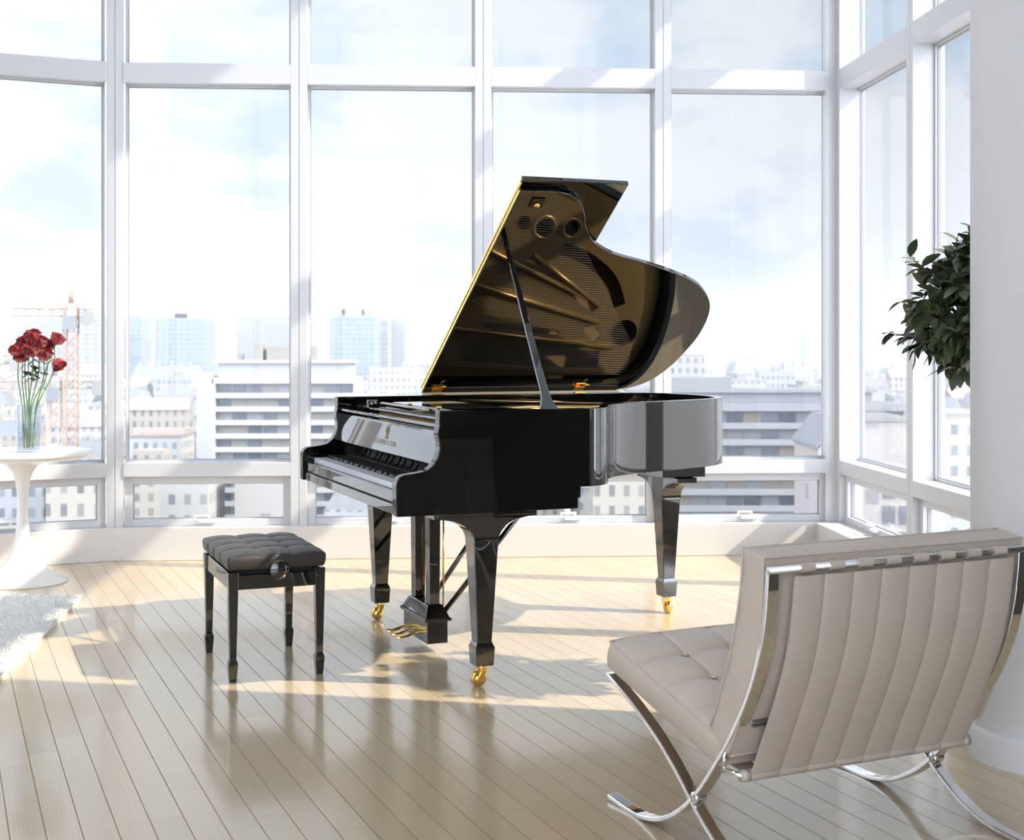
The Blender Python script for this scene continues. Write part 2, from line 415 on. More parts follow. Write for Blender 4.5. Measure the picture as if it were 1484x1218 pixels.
# round column
col = MB(); col.lathe([(.262, 0), (.262, .085), (.258, .092), (.246, .096), (.246, ZT)], (1.65, 4.19, 0), 96)
o = col.build('round_column', M['column']); o.modifiers.new('es', 'EDGE_SPLIT').split_angle = math.radians(50)
tag(o, 'tall round white column with a low base ring behind the leather chair', 'column')
#@@PIANO
# ------------------------------------------------------------------ grand piano (local x = length towards the tail, y = towards the bass side)
PR = math.radians(21.84)
P = empty('grand_piano', (-.257, 4.89, 0), PR)
tag(P, 'glossy black grand piano with raised lid and brass casters by the windows', 'piano')
L_ = M['lacquer_rim']
AW = 1.47
def side_f(p, t): return (p[0], t, p[1])
arm = smooth_path([(.0, .96), (-.006, .93), (.001, .883), (-.010, .840), (-.036, .808), (-.064, .796), (-.115, .789)], 6)
arm = [tuple(p[:2]) for p in [Vector((a[0], a[1])) for a in arm]]
front = [(-.135, .786), (-.150, .778), (-.158, .764), (-.160, .75), (-.158, .641)]
cheek = [(.59, 1.01), (0, 1.01)] + arm + front + [(.54, .641), (.54, .68), (.551, .68), (.551, .72), (.59, .72)]
arm_bits = []
for (a0, a1) in ((0, .05), (AW - .05, AW)):
    MB().prism(cheek, side_f, a0, a1).build('side_case', M['lacquer_side'], P, .003)
outline = [(.59, 0), (.62, .006), (.66, .03), (.70, .08), (.735, .15), (.775, .225), (.84, .30), (.93, .365), (1.03, .41), (1.15, .45), (1.27, .50), (1.41, .565), (1.50, .63), (1.575, .72), (1.62, .83), (1.645, .99), (1.638, 1.15), (1.612, 1.28), (1.56, 1.385), (1.48, 1.45), (1.38, 1.47), (1.1, 1.47), (.59, 1.47)]
rimo = [Vector(p[:2]) for p in smooth_path([Vector((a, b, 0)) for a, b in outline], 6)]
rimi = offset2(rimo, .035)
RZ0, RZ1 = .72, 1.01
mb = MB(); n = len(rimo)
vs = [(p.x, p.y, z) for z in (RZ0, RZ1) for p in rimo] + [(p.x, p.y, z) for z in (RZ0, RZ1) for p in rimi]
fs = []
for i in range(n - 1):
    fs += [(i, i + 1, n + i + 1, n + i), (2 * n + i, 3 * n + i, 3 * n + i + 1, 2 * n + i + 1), (n + i, n + i + 1, 3 * n + i + 1, 3 * n + i), (i, 2 * n + i, 2 * n + i + 1, i + 1)]
fs += [(0, n, 3 * n, 2 * n), (n - 1, 3 * n - 1, 4 * n - 1, 2 * n - 1)]
mb.add(vs, fs, True)
rim = mb.build('curved_rim', M['lacquer_rim'], P, .003, angle=50)
rim.modifiers.new('wn', 'WEIGHTED_NORMAL').keep_sharp = True
# soundboard and belly frame
inner = [(.05, .05)] + [(p.x, p.y) for p in rimi] + [(.05, AW - .05)]
MB().prism(inner, lambda p, z: (p[0], p[1], z), .80, .812).build('soundboard', M['sound'], P)
mb = MB()
for (x0, y0, x1, y1) in ((.60, .3, 1.55, 1.2), (.6, .75, 1.58, 1.1), (.62, 1.2, 1.5, 1.2), (.55, .06, .55, 1.4)):
    d_ = Vector((x1 - x0, y1 - y0)).normalized() * .04; e_ = Vector((-d_.y, d_.x))
    mb.prism([(x0 + e_.x, y0 + e_.y), (x0 - e_.x, y0 - e_.y), (x1 - e_.x, y1 - e_.y), (x1 + e_.x, y1 + e_.y)], lambda p, z: (p[0], p[1], z), .725, .80)
mb.build('belly_beams', M['satin'], P)
# cast plate with openings
pl_out = [tuple(p) for p in offset2([Vector(a) for a in [(.16, .06)] + [(p.x, p.y) for p in rimi[::3]] + [(.16, AW - .06)]], .012, True)]
pl_out = [(.16, .06)] + [(p.x, p.y) for p in offset2(rimi, .012)[::3]] + [(.16, AW - .06)]
def circ(x, y, r, n=32): return [(x + r * math.cos(2 * PI * k / n), y + r * math.sin(2 * PI * k / n)) for k in range(n)][::-1]
def slot(pts, w): 
    q_ = [Vector(p[:2]) for p in smooth_path([Vector((a, b, 0)) for a, b in pts], 6)]
    L1 = offset2(q_, w / 2); R1 = offset2(q_, -w / 2)
    return [tuple(p) for p in L1 + R1[::-1]]
loops = [pl_out, circ(.937, .671, .042), circ(1.076, .672, .036), circ(.835, .655, .035), circ(1.45, 1.20, .07),
         slot([(.87, .84), (1.07, .96), (1.27, 1.08)], .035), slot([(1.04, .77), (1.2, .83), (1.33, .93), (1.40, 1.06)], .065),
         slot([(1.235, 1.16), (1.31, 1.235)], .05), slot([(.45, 1.05), (.45, 1.35)], .16), slot([(.62, 1.30), (1.0, 1.33), (1.34, 1.34)], .10), slot([(.70, 1.16), (1.1, 1.20)], .03)]
me = curve2d_mesh('iron_plate', loops, .012); me.materials.append(M['plate'])
pl = link_mesh('iron_plate', me, P, Matrix.Translation((0, 0, .925)))
mb = MB()
for ring in ((.937, .671, .055), (1.076, .672, .048)):
    mb.lathe([(ring[2] - .012, 0), (ring[2] - .010, .009), (ring[2], .011), (ring[2] + .008, .006), (ring[2] + .010, 0)], (ring[0], ring[1], .006), 40)
mb.build('hole_rim', M['plate'], pl)
mb = MB()
for a_, b_ in (((.30, .35), (.66, .42)), ((.30, .62), (1.22, 1.02)), ((.30, .86), (1.30, 1.14)), ((.30, 1.14), (1.40, 1.27)), ((.90, .80), (1.29, 1.06))):
    mb.tube([(a_[0], a_[1], .020), ((a_[0] + b_[0]) / 2, (a_[1] + b_[1]) / 2, .032), (b_[0], b_[1], .020)], [.010, .012, .010], 8)
mb.build('plate_struts', M['plate'], pl)
mb = MB()
for k in range(110):
    y0 = .12 + k * .0112; f = k / 110
    xe = min(.62 + 1.0 * (f ** .9) , 1.50)
    mb.tube([(.26, y0, .946), (xe, y0 + .10 * f - .02, .940)], .0011, 4, caps=False)
tag(mb.build('strings', M['steel'], P), kind='stuff')
mb = MB()
for k in range(110):
    for j in range(2): mb.tube([(.175 + j * .03, .12 + k * .0112, .93), (.175 + j * .03, .12 + k * .0112, .965)], .0028, 5)
tag(mb.build('tuning_pins', M['steel'], P), kind='stuff')
# dampers row / felt
MB().box(.40, .43, .14, 1.25, .95, .975).build('damper_rail', M['satin'], P, .002)
# key bed, key slip, key blocks, fallboard
MB().box(-.150, .53, .05, AW - .05, .642, .678).build('key_bed', M['lacquer_rim'], P, .003)
MB().box(-.146, -.124, .05, AW - .05, .684, .722).build('key_slip', M['lacquer_rim'], P, .003)
MB().box(-.140, .0, .05, AW - .05, .678, .684).build('slip_gap', M['satin'], P)
for (a0, a1) in ((.05, .122), (AW - .122, AW - .05)):
    MB().prism([(-.124, .68), (-.124, .738), (-.118, .746), (.03, .75), (.03, .68)], side_f, a0, a1).build('key_block', L_, P, .003)
fb_prof = [(.035, .755), (.012, .80), (.0, .815), (.026, .925), (.032, .937), (.045, .937), (.045, .87), (.05, .755)]
fb = MB().prism(fb_prof, side_f, .051, AW - .051).build('fallboard', M['lacquer_rim'], P, .002)
tx = Matrix(((0, -math.sin(.06), -math.cos(.06), .0068), (-1, 0, 0, .70), (0, 1, 0, .855), (0, 0, 0, 1)))
def fbx(z): return (z - .815) / .110 * .026
FT = math.atan2(.026, .110)
def face_mx(y, z, x): return Matrix(((0, math.sin(FT), -math.cos(FT), x), (-1, 0, 0, y), (0, math.cos(FT), math.sin(FT), z), (0, 0, 0, 1)))
link_mesh('gold_lettering', text_mesh('gold_lettering', 'STEINWAY & SONS', .031, .0004, M['logo'], 1.12), fb, face_mx(.70, .852, fbx(.852) - .0003))
# lyre emblem drawn as small strokes
mb = MB()
def stroke(pts, r): mb.tube([(fbx(.895 + z), .70 - x * 1.7, .895 + z) for x, z in pts], r * 1.25, 6)
stroke([(-.002, -.022), (-.004, -.008), (-.012, .002), (-.012, .014), (-.006, .020), (-.010, .026)], .0018)
stroke([(.004, -.022), (.006, -.008), (.013, .002), (.011, .014), (.005, .020), (.010, .027)], .0018)
stroke([(-.012, -.024), (.014, -.024)], .0024); stroke([(-.010, .016), (.010, .016)], .0012); stroke([(0, -.02), (0, .016)], .001); stroke([(-.004, -.02), (-.004, .016)], .0008); stroke([(.004, -.02), (.004, .016)], .0008)
stroke([(-.006, -.012), (.008, -.012)], .0022)
mb.build('gold_emblem', M['logo'], fb)
# keys
wk = MB(); kw = .0235
wk.box(0, .15, .0010, kw - .0010, .722, .7445); wm = wk.mesh('white_key', M['ivory'])
y00 = AW / 2 - 26 * kw
def linked(name, me, parent, loc, bev=.0012):
    o = bpy.data.objects.new(name, me); C.objects.link(o); o.parent = parent; o.location = loc
    b = o.modifiers.new('b', 'BEVEL'); b.width = bev; b.segments = 2
    return o
for k in range(52): linked('white_key', wm, P, (-.122, y00 + k * kw, 0))
bk = MB(); bk.add([(0, -.0055, .7445), (0, .0055, .7445), (.095, .0055, .7445), (.095, -.0055, .7445), (.006, -.0045, .7565), (.006, .0045, .7565), (.095, .0045, .7565), (.095, -.0045, .7565)], [(0, 1, 2, 3), (4, 7, 6, 5), (0, 4, 5, 1), (1, 5, 6, 2), (2, 6, 7, 3), (3, 7, 4, 0)])
bme = bk.mesh('black_key', M['ebony'])
# from the bass (large y) A0: whites A B C D E F G ...
names = 'ABCDEFG'
for k in range(51):
    if names[k % 7] in 'ACDFG':           # sharp after this white, towards the treble
        linked('black_key', bme, P, (-.073, y00 + (51 - k) * kw, 0), .0015)
MB().box(.026, .034, .122, AW - .122, .722, .758).build('name_felt', mat('dark_felt', (.012, .02, .018), .9), P)
# rail above the fallboard, music desk folded flat, knob
MB().box(.010, .030, .051, AW - .051, .948, .958).build('front_rail', L_, P, .002)
desk = MB().box(.075, .105, .10, AW - .10, .962, .974).build('music_desk', L_, P, .003)
MB().prism([(.16, .18), (.44, .18), (.44, 1.10), (.16, 1.10)], lambda p, z: (p[0], p[1], z), .984, .996).build('desk_panel', L_, desk, .003)
MB().box(.06, .075, .30, .95, .995, 1.003).build('desk_lip', L_, desk, .002)
MB().box(.06, .42, .14, .165, .975, .985).build('desk_slide', L_, desk)
MB().box(.06, .42, 1.12, 1.145, .975, .985).build('desk_slide', L_, desk)
mb = MB().lathe([(.022, 0), (.024, .004), (.024, .026), (.02, .03), (0, .03)], (.09, 1.17, .974), 24); mb.build('desk_knob', L_, desk)
for yy in (.36, .72): MB().lathe([(.006, 0), (.006, .006), (.010, .008), (.010, .012), (0, .014)], (.12, yy, .996), 16).build('desk_pin', M['brass'], desk)
# rear spine top strip
# legs
def leg(name, x, y, along, par):
    lg = empty(name); lg.parent = par; lg.location = (x, y, 0); lg.rotation_euler = (0, 0, PI / 2 if along == 'y' else 0)
    # cove bracket plate
    prof = [(-.20, .642), (-.20, .618)]
    for k in range(11):
        t = k / 10; prof.append((-.19 + .142 * math.sin(t * PI / 2), .535 + .083 * math.cos(t * PI / 2)))
    prof += [(-x_, z_) for x_, z_ in prof[::-1]]
    br = MB().prism(prof, lambda p, t: (p[0], t, p[1]), -.05, .05); br.build('leg_bracket', L_, lg, .003)
    mb = MB(); mb.frustum((0, 0), .058, .058, .163, (0, 0), .096, .096, .536); mb.build('leg_post', L_, lg, .003)
    mb = MB(); mb.frustum((0, 0), .074, .074, .146, (0, 0), .058, .058, .164); mb.frustum((0, 0), .068, .068, .078, (0, 0), .076, .076, .146); mb.build('leg_foot', L_, lg, .002)
    cs_ = MB(); cs_.lathe([(.016, .062), (.020, .066), (.020, .078)], (0, 0, 0), 20)
    for s_ in (-1, 1): cs_.prism([(-.010, .068), (.014, .068), (.010, .050), (-.006, .026), (-.014, .021), (-.021, .025), (-.020, .034), (-.010, .050)], lambda p, t: (p[0], t, p[1]), s_ * .016 - .003, s_ * .016 + .003)
    c_ = cs_.build('caster', M['brass'], lg, .001)
    w_ = MB(); w_.lathe([(.004, -.013), (.012, -.012), (.016, -.009), (.024, -.012), (.028, -.009), (.028, .009), (.024, .012), (.016, .009), (.012, .012), (.004, .013)], (-.014, 0, .028), 32, axis='y'); w_.build('caster_wheel', M['brass'], c_)
    return lg
def legs():
    leg('leg', .192, .085, 'x', P); leg('leg', .192, 1.395, 'x', P)
    leg('leg', 1.47, 1.05, 'y', P)
legs()
mb = MB(); mb.box(1.36, 1.58, .88, 1.27, .642, .70); mb.box(1.30, 1.61, .84, 1.30, .70, .735); mb.build('leg_block', L_, P, .003)
for y0_ in (.03, 1.25): MB().box(0, .388, y0_, y0_ + .19, .625, .642).build('leg_plate', L_, P, .003)
# lyre
ly = empty('pedal_lyre'); ly.parent = P; ly.location = (.211, .80, 0)
MB().box(-.045, .045, -.155, .155, .038, .128).build('pedal_box', L_, ly, .003)
mb = MB(); mb.box(-.058, .058, -.168, .168, .128, .142); mb.frustum((0, 0), .104, .324, .142, (0, 0), .062, .25, .19); mb.build('pedal_box_cap', L_, ly, .003)
for s_ in (-1, 1): MB().frustum((0, s_ * .095), .045, .05, .19, (0, s_ * .095), .052, .056, .642).build('lyre_post', L_, ly, .003)
MB().box(-.035, .035, -.15, .15, .612, .642).build('lyre_head', L_, ly, .003)
for k in (-1, 0, 1):
    pd = MB(); y_ = k * .07
    pts_ = [(-.03, .078, .010), (-.07, .074, .011), (-.10, .062, .013), (-.125, .060, .016), (-.142, .060, .015), (-.150, .060, .009)]
    vs = []
    for (x_, z_, w_) in pts_: vs += [(x_, y_ - w_, z_ - .005), (x_, y_ + w_, z_ - .005), (x_, y_ + w_ * .8, z_ + .004), (x_, y_ - w_ * .8, z_ + .004)]
    fs = [(0, 3, 2, 1), tuple(len(vs) - 4 + i for i in range(4))]
    for i in range(len(pts_) - 1):
        for j in range(4): fs.append((i * 4 + j, i * 4 + (j + 1) % 4, i * 4 + 4 + (j + 1) % 4, i * 4 + 4 + j))
    pd.add(vs, fs, True); pd.build('pedal', M['brass'], ly, .002, 2)
    MB().tube([(.055, y_, .13), (.055, y_, .64)], .004, 8).build('pedal_rod', M['brass'], ly)
for s_ in (-1, 1): MB().tube([(.045, s_ * .10, .15), (.44, s_ * .16, .642)], .011, 10).build('lyre_brace', L_, ly)
# lid: hinged along the bass spine
lid = empty('raised_lid'); lid.parent = P
th = math.radians(33.8)
# lid frame: x = b, y = distance from hinge, z = upward normal (outer face)
u_ = Vector((0, -math.cos(th), math.sin(th))); nrm = Vector((0, math.sin(th), math.cos(th)))
lid.matrix_local = Matrix(((1, 0, 0, 0), (0, -u_.y, nrm.y, AW), (0, -u_.z, nrm.z, 1.018), (0, 0, 0, 1)))
lo = [(.414, 1.468), (.56, 1.468), (.60, 1.462), (.642, 1.444), (.69, 1.405), (.73, 1.345), (.765, 1.268), (.81, 1.20), (.86, 1.15), (.942, 1.098), (1.028, 1.064), (1.146, 1.028), (1.273, .98), (1.409, .918), (1.494, .856), (1.58, .757), (1.63, .637), (1.653, .474), (1.642, .325), (1.622, .215), (1.575, .10), (1.50, .032), (1.40, .0)]
lp = [(p.x, -p.y) for p in smooth_path([Vector((a, b, 0)) for a, b in lo], 5)]
lid_poly = lp + [(.414, 0)]
mb = MB(); mb.prism(lid_poly, lambda p, z: (p[0], p[1], z), 0, .019)
mb.build('main_lid', M['lacquer_rim'], lid, .003)
fl = MB().box(.414, .865, -1.508, 0, .0225, .0415).build('front_lid_flap', L_, lid, .003)
MB().box(.4115, .4142, -1.46, -.005, .004, .0145).build('edge_strip', M['brass'], lid)
MB().box(.4115, .4142, -1.50, -.005, .0275, .037).build('edge_strip', M['brass'], lid)
MB().tube([(.412, -.01, .0215), (.412, -1.49, .0215)], .0035, 8).build('hinge_barrel', M['brass'], lid)
for bx in (.478, 1.204):
    h_ = MB(); h_.box(bx - .028, bx + .028, AW - .004, AW + .004, .985, 1.02) ; h_.box(bx - .028, bx + .028, AW - .045, AW + .002, 1.010, 1.016)
    h_.tube([(bx - .03, AW - .002, 1.019), (bx + .03, AW - .002, 1.019)], .006, 10)
    h_.build('spine_hinge', M['brass'], P, .001)
    l_ = MB(); l_.box(bx - .026, bx + .026, -.07, -.004, -.003, .0); l_.tube([(bx, -.055, -.004), (bx + .03, -.085, -.016)], .005, 8); l_.build('hinge_leaf', M['brass'], lid)
mb = MB(); mb.box(.475, .53, -1.43, -1.375, -.006, 0); mb.build('prop_cup_plate', M['ebony'], lid, .001)
MB().lathe([(.010, -.02), (.012, -.012), (.010, -.006)], (.50, -1.40, 0), 16).build('prop_cup', M['brass'], lid)
for yy in (.75, .95, 1.15): MB().lathe([(.006, -.004), (.006, 0)], (.44, -yy, 0), 12).build('rubber_button', M['satin'], lid)
MB().box(.414, 1.42, AW - .028, AW - .002, 1.0105, 1.0215).build('lid_reflection_strip', mat('painted_lid_reflection', (.60, .45, .28), .4), P, .001)  # tan strip painted as the lid edge's reflected light; also closes the hinge gap
# prop stick
pt = Vector((.488, AW, 1.02)) + u_ * 1.084; pb = Vector((.44, .03, .99))
dd = pt - pb
mb = MB(); vs = []; fs = []
for (t, w, thk) in ((0, .042, .010), (.03, .036, .010), (.08, .020, .010), (.14, .015, .010), (.5, .0135, .009), (.97, .010, .008), (1.0, .008, .007)):
    c_ = pb + dd * t
    vs += [c_ + Vector((-w, -thk, 0)), c_ + Vector((w, -thk, 0)), c_ + Vector((w, thk, 0)), c_ + Vector((-w, thk, 0))]
for i in range(6):
    for j in range(4): fs.append((i * 4 + j, i * 4 + (j + 1) % 4, i * 4 + 4 + (j + 1) % 4, i * 4 + 4 + j))
fs += [(0, 3, 2, 1), (24, 25, 26, 27)]
mb.add(vs, fs); mb.build('lid_prop', L_, P, .004, 3)
#@@STOOL
# ------------------------------------------------------------------ piano stool
def T(b, a): return (-.257 + b * math.cos(PR) - a * math.sin(PR), 4.89 + b * math.sin(PR) + a * math.cos(PR), 0)
st = empty('piano_stool', T(-.479, .744), PR)
tag(st, 'black lacquered piano stool with a buttoned leather seat before the keyboard', 'stool')
hx, hy = .163, .26
for sx in (-1, 1):
    for sy in (-1, 1):
        lg = MB(); lg.frustum((sx * hx, sy * hy), .026, .026, .082, (sx * (hx), sy * (hy)), .040, .040, .405)
        lo_ = lg.build('leg', L_, st, .002)
        ft = MB(); ft.frustum((sx * hx, sy * hy), .037, .037, .066, (sx * hx, sy * hy), .026, .026, .082)
        ft.frustum((sx * hx, sy * hy), .026, .026, 0, (sx * hx, sy * hy), .037, .037, .066); ft.build('spade_foot', L_, lo_, .002)
for sy in (-1, 1): MB().box(-hx + .02, hx - .02, sy * hy - .012, sy * hy + .012, .338, .392).build('apron', L_, st, .002)
for sx in (-1, 1): MB().box(sx * hx - .012, sx * hx + .012, -hy + .02, hy - .02, .338, .400).build('apron', L_, st, .002)
MB().box(-hx + .005, hx - .005, -hy + .005, hy - .005, .392, .410).build('lift_frame', M['satin'], st, .002)
for sy in (-1, 1):
    kb = MB(); kb.lathe([(.0, 0), (.012, 0), (.012, .028), (.034, .03), (.037, .036), (.037, .046), (.033, .051), (0, .052)], (0, 0, 0), 36, axis='y')
    k_ = kb.build('height_knob', L_, st); k_.location = (0, sy * (hy + .008), .410); k_.rotation_euler = (0, 0, 0 if sy > 0 else PI)
def quilt(nu, nv, cu, cv, amp, f, edge=.05):
    """grid of f(s,t,h): h in metres above the seam plane; returns verts, faces of top sheet"""
    vs = []; fs = []
    for i in range(nu + 1):
        for j in range(nv + 1):
            s, t = i / nu, j / nv
            a = abs(math.sin(PI * s * cu)); b = abs(math.sin(PI * t * cv))
            h = amp * (max(a, 1e-5) ** .38) * (max(b, 1e-5) ** .38) * .75 + amp * .25 * max(a, b) ** .5
            if i in (0, nu) or j in (0, nv): h = amp * .25
            bs = abs(round(s * cu) - s * cu) * 6; bt = abs(round(t * cv) - t * cv) * 6
            if 0 < round(s * cu) < cu and 0 < round(t * cv) < cv:
                r = math.hypot(bs, bt); h -= amp * .45 * math.exp(-r * r * 1.4)
            vs.append(f(s, t, h))
    for i in range(nu):
        for j in range(nv):
            a = i * (nv + 1) + j; fs.append((a, a + 1, a + nv + 2, a + nv + 1))
    return vs, fs
def cushion(name, nu, nv, cu, cv, amp, top, bot, m, parent, bevel=.012, side_rows=3, bulge=.006):
    """top(s,t,h) and bot(s,t) sheets joined by a side wall"""
    vs, fs = quilt(nu, nv, cu, cv, amp, top); mb = MB(); mb.add(vs, fs, True)
    ring = [(i, 0) for i in range(nu)] + [(nu, j) for j in range(nv)] + [(i, nv) for i in range(nu, 0, -1)] + [(0, j) for j in range(nv, 0, -1)]
    n = len(ring); c0 = (Vector(top(.5, .5, 0)) + Vector(bot(.5, .5))) / 2
    rows = []
    for r in range(side_rows + 1):
        k = r / side_rows; row = []
        for (i, j) in ring:
            s, t = i / nu, j / nv; a = Vector(top(s, t, amp * .25)); b = Vector(bot(s, t))
            p = a.lerp(b, k); out = (p - c0); nn = (b - a).normalized(); out -= nn * out.dot(nn); out.normalize()
            row.append(p + out * bulge * math.sin(PI * min(max(k, 0), 1)))
        rows.append(row)
    flat = [p for row in rows for p in row]; f2 = []
    for r in range(side_rows):
        for k in range(n): f2.append((r * n + k, r * n + (k + 1) % n, (r + 1) * n + (k + 1) % n, (r + 1) * n + k))
    mb.add(flat, f2, True)
    bvs = [bot(i / nu, j / nv) for i in range(nu + 1) for j in range(nv + 1)]
    mb.add(bvs, [(i * (nv + 1) + j, (i + 1) * (nv + 1) + j, (i + 1) * (nv + 1) + j + 1, i * (nv + 1) + j + 1) for i in range(nu) for j in range(nv)], True)
    o = bpy.data.objects.new(name, None); bpy.data.objects.remove(o)
    me = mb.mesh(name, m)
    import bmesh
    bm = bmesh.new(); bm.from_mesh(me); bmesh.ops.remove_doubles(bm, verts=bm.verts, dist=.0004); bmesh.ops.recalc_face_normals(bm, faces=bm.faces); bm.to_mesh(me); bm.free()
    o = bpy.data.objects.new(name, me); C.objects.link(o); o.parent = parent
    if bevel:
        b = o.modifiers.new('b', 'BEVEL'); b.width = bevel; b.segments = 4; b.limit_method = 'ANGLE'; b.angle_limit = math.radians(50)
    return o
sx_, sy_ = .185, .283
def stop(s, t, h):
    x = (s - .5) * 2 * sx_; y = (t - .5) * 2 * sy_
    e = min(s, 1 - s) * 2 * sx_; e2 = min(t, 1 - t) * 2 * sy_
    dome = .010 * (1 - (2 * s - 1) ** 4) * (1 - (2 * t - 1) ** 4)
    return (x, y, .458 + h + dome)
def sbot(s, t): return ((s - .5) * 2 * (sx_ - .006), (t - .5) * 2 * (sy_ - .006), .410)
sc_cu = cushion('seat_cushion', 48, 72, 3, 4, .013, stop, sbot, M['bench'], st, .010)
mb = MB()
for i in (1, 2):
    for j in (1, 2, 3): mb.lathe([(0, .006), (.006, .004), (.008, 0)], stop(i / 3, j / 4, -.001), 12)
mb.build('buttons', M['bench'], sc_cu)
mb = MB()                                         # vertical seams on the boxing
for j in (1, 2, 3):
    for sx in (-1, 1): mb.tube([(sx * (sx_ + .003), (j / 4 - .5) * 2 * sy_, .462), (sx * (sx_ + .005), (j / 4 - .5) * 2 * sy_, .435), (sx * (sx_ - .002), (j / 4 - .5) * 2 * sy_, .413)], .0014, 6)
mb.build('seams', M['bench'], sc_cu)
#@@CHAIR
# ------------------------------------------------------------------ chrome and leather lounge chair (local x = forward, y = towards its left... width)
W = Vector((.9, .43, 0)).normalized(); Fd = Vector((-W.y, W.x, 0))
ch = empty('lounge_chair'); ch.matrix_world = Matrix(((Fd.x, -W.x, 0, .342), (Fd.y, -W.y, 0, 3.64), (0, 0, 1, 0), (0, 0, 0, 1)))
tag(ch, 'taupe leather lounge chair with crossed chrome legs seen from behind', 'chair')
def cf_(p, t): return (p[0], -t, p[1])           # t runs across the width
back_c = smooth_path([Vector((a, b, 0)) for a, b in [(-.575, .735), (-.57, .68), (-.558, .60), (-.532, .51), (-.490, .42), (-.43, .325), (-.36, .235), (-.29, .155), (-.21, .085), (-.12, .035), (-.03, .010), (.06, .006), (.155, .012)]], 6)
seat_c = smooth_path([Vector((a, b, 0)) for a, b in [(.165, .345), (.10, .322), (.017, .290), (-.087, .240), (-.169, .190), (-.233, .142), (-.29, .098), (-.37, .050), (-.46, .018), (-.55, .007), (-.61, .006)]], 6)
BW = .034
for w0 in (-.017, .743):
    strip_bar([Vector(p[:2]) for p in back_c], .013, w0, w0 + BW, cf_).build('back_frame', M['chrome'], ch, .003, 3)
    strip_bar([Vector(p[:2]) for p in seat_c], .013, w0 + .001, w0 + BW - .001, cf_).build('seat_frame', M['chrome'], ch, .003, 3)
    j_ = MB(); j_.lathe([(.0, 0), (.012, 0), (.0145, .003), (.0145, BW - .003), (.012, BW), (0, BW)], (-.272, -w0 - BW, .135), 20, axis='y'); j_.build('frame_joint', M['chrome'], ch)
# rods
MB().tube([(-.582, .017, .738), (-.582, -.777, .738)], .0085, 14).build('top_rail', M['chrome2'], ch)
MB().tube([(.158, -.017, .338), (.158, -.743, .338)], .008, 12).build('front_rail', M['chrome'], ch)
MB().tube([(-.415, -.03, .222), (-.415, -.735, .222)], .010, 12).build('lower_rail', M['chrome'], ch)
for yy in (-.0, -.76): MB().tube([(-.415, -.03 if yy > -.1 else -.735, .222), (-.35, -.012 if yy > -.1 else -.748, .222)], .007, 8).build('rail_lug', M['chrome'], ch)
# straps: from the top rail down to the lower rail
strap_c = [Vector(p[:2]) for p in smooth_path([Vector((a, b, 0)) for a, b in [(-.594, .722), (-.586, .66), (-.572, .58), (-.545, .49), (-.505, .395), (-.46, .30), (-.428, .232)]], 6)]
NS = 8; pitch = .0835
for k in range(NS):
    cw = .088 + k * pitch
    s1 = MB(); L1 = offset2(strap_c, .0022); R1 = offset2(strap_c, -.0022)
    n = len(strap_c); vs = []; fs = []
    for i in range(n):
        hw = .0375 if i == 0 else .0408
        rr_ = offset2(strap_c, -.0022 - 0)[i]; nn_ = (R1[i] - L1[i]).normalized()
        bow = [-1, -.8, -.45, 0, .45, .8, 1]
        for y_ in bow: q_ = L1[i] - nn_ * 0 + nn_ * (.0030 * (1 - (abs(y_)) ** 4)); vs.append((q_.x, -(cw + y_ * hw), q_.y))
        for y_ in bow[::-1]: q_ = R1[i] + nn_ * (.0030 * (1 - (abs(y_)) ** 4)); vs.append((q_.x, -(cw + y_ * hw), q_.y))
    for i in range(n - 1):
        for j in range(14): fs.append((i * 14 + j, i * 14 + (j + 1) % 14, i * 14 + 14 + (j + 1) % 14, i * 14 + 14 + j))
    fs += [tuple(range(14))[::-1], tuple(14 * n - 14 + i for i in range(14))]
    s1.add(vs, fs, True)
    # wrap over the top rail and round the lower rail
    s1.lathe([(.0115, -.020), (.0115, .020)], (-.582, -cw, .738), 20, axis='y')
    s1.lathe([(.0140, -.0412), (.0148, -.039), (.0148, .039), (.0140, .0412)], (-.415, -cw, .222), 20, axis='y')
    so1 = s1.build('back_strap', M['taupe'], ch); so1.modifiers.new('es', 'EDGE_SPLIT').split_angle = math.radians(40)
for yy in (.036, .722):
    MB().lathe([(.0145, -.0105), (.0145, .0105)], (-.415, -yy, .222), 20, axis='y').build('rail_sleeve', M['taupe'], ch)
for k in range(NS):
    cw = .088 + k * pitch
    strip_bar([Vector((.150, .330)), Vector((.0, .285)), Vector((-.2, .232)), Vector((-.41, .212))], .004, cw - .03, cw + .03, cf_).build('seat_strap', M['taupe'], ch)
# seat cushion: s = rear to front, t = across
SF = Vector((.165, .362)); SR = Vector((-.375, .236)); sd = (SF - SR); sl = sd.length; sn = Vector((-sd.y, sd.x)) / sl
def s_top(s, t, h):
    p = SR + sd * s + sn * (.072 + h); dome = .012 * (1 - (2 * t - 1) ** 4)
    p += sn * dome
    return (p.x, -(-.012 + t * .784), p.y)
def s_bot(s, t):
    p = SR + sd * s; return (p.x, -(-.012 + t * .784), p.y)
sq = cushion('seat_cushion', 80, 100, 4, 5, .017, s_top, s_bot, M['taupe'], ch, .009)
def ring_tube(fn, z=.0, r=.0028, n=24):
    pts_ = [fn(i / n, 0) for i in range(n)] + [fn(1, i / n) for i in range(n)] + [fn(1 - i / n, 1) for i in range(n)] + [fn(0, 1 - i / n) for i in range(n)] + [fn(0, 0)]
    return MB().tube(pts_, r, 6)
ring_tube(lambda s, t: s_top(s, t, .004)).build('piping', M['taupe'], sq)
mb = MB()
for i in (1, 2, 3):
    for j in (1, 2, 3, 4):
        c_ = Vector(s_top(i / 4, j / 5, .001)); mb.lathe([(0, .007), (.007, .005), (.010, 0)], c_, 14)
mb.build('buttons', M['taupe'], sq)
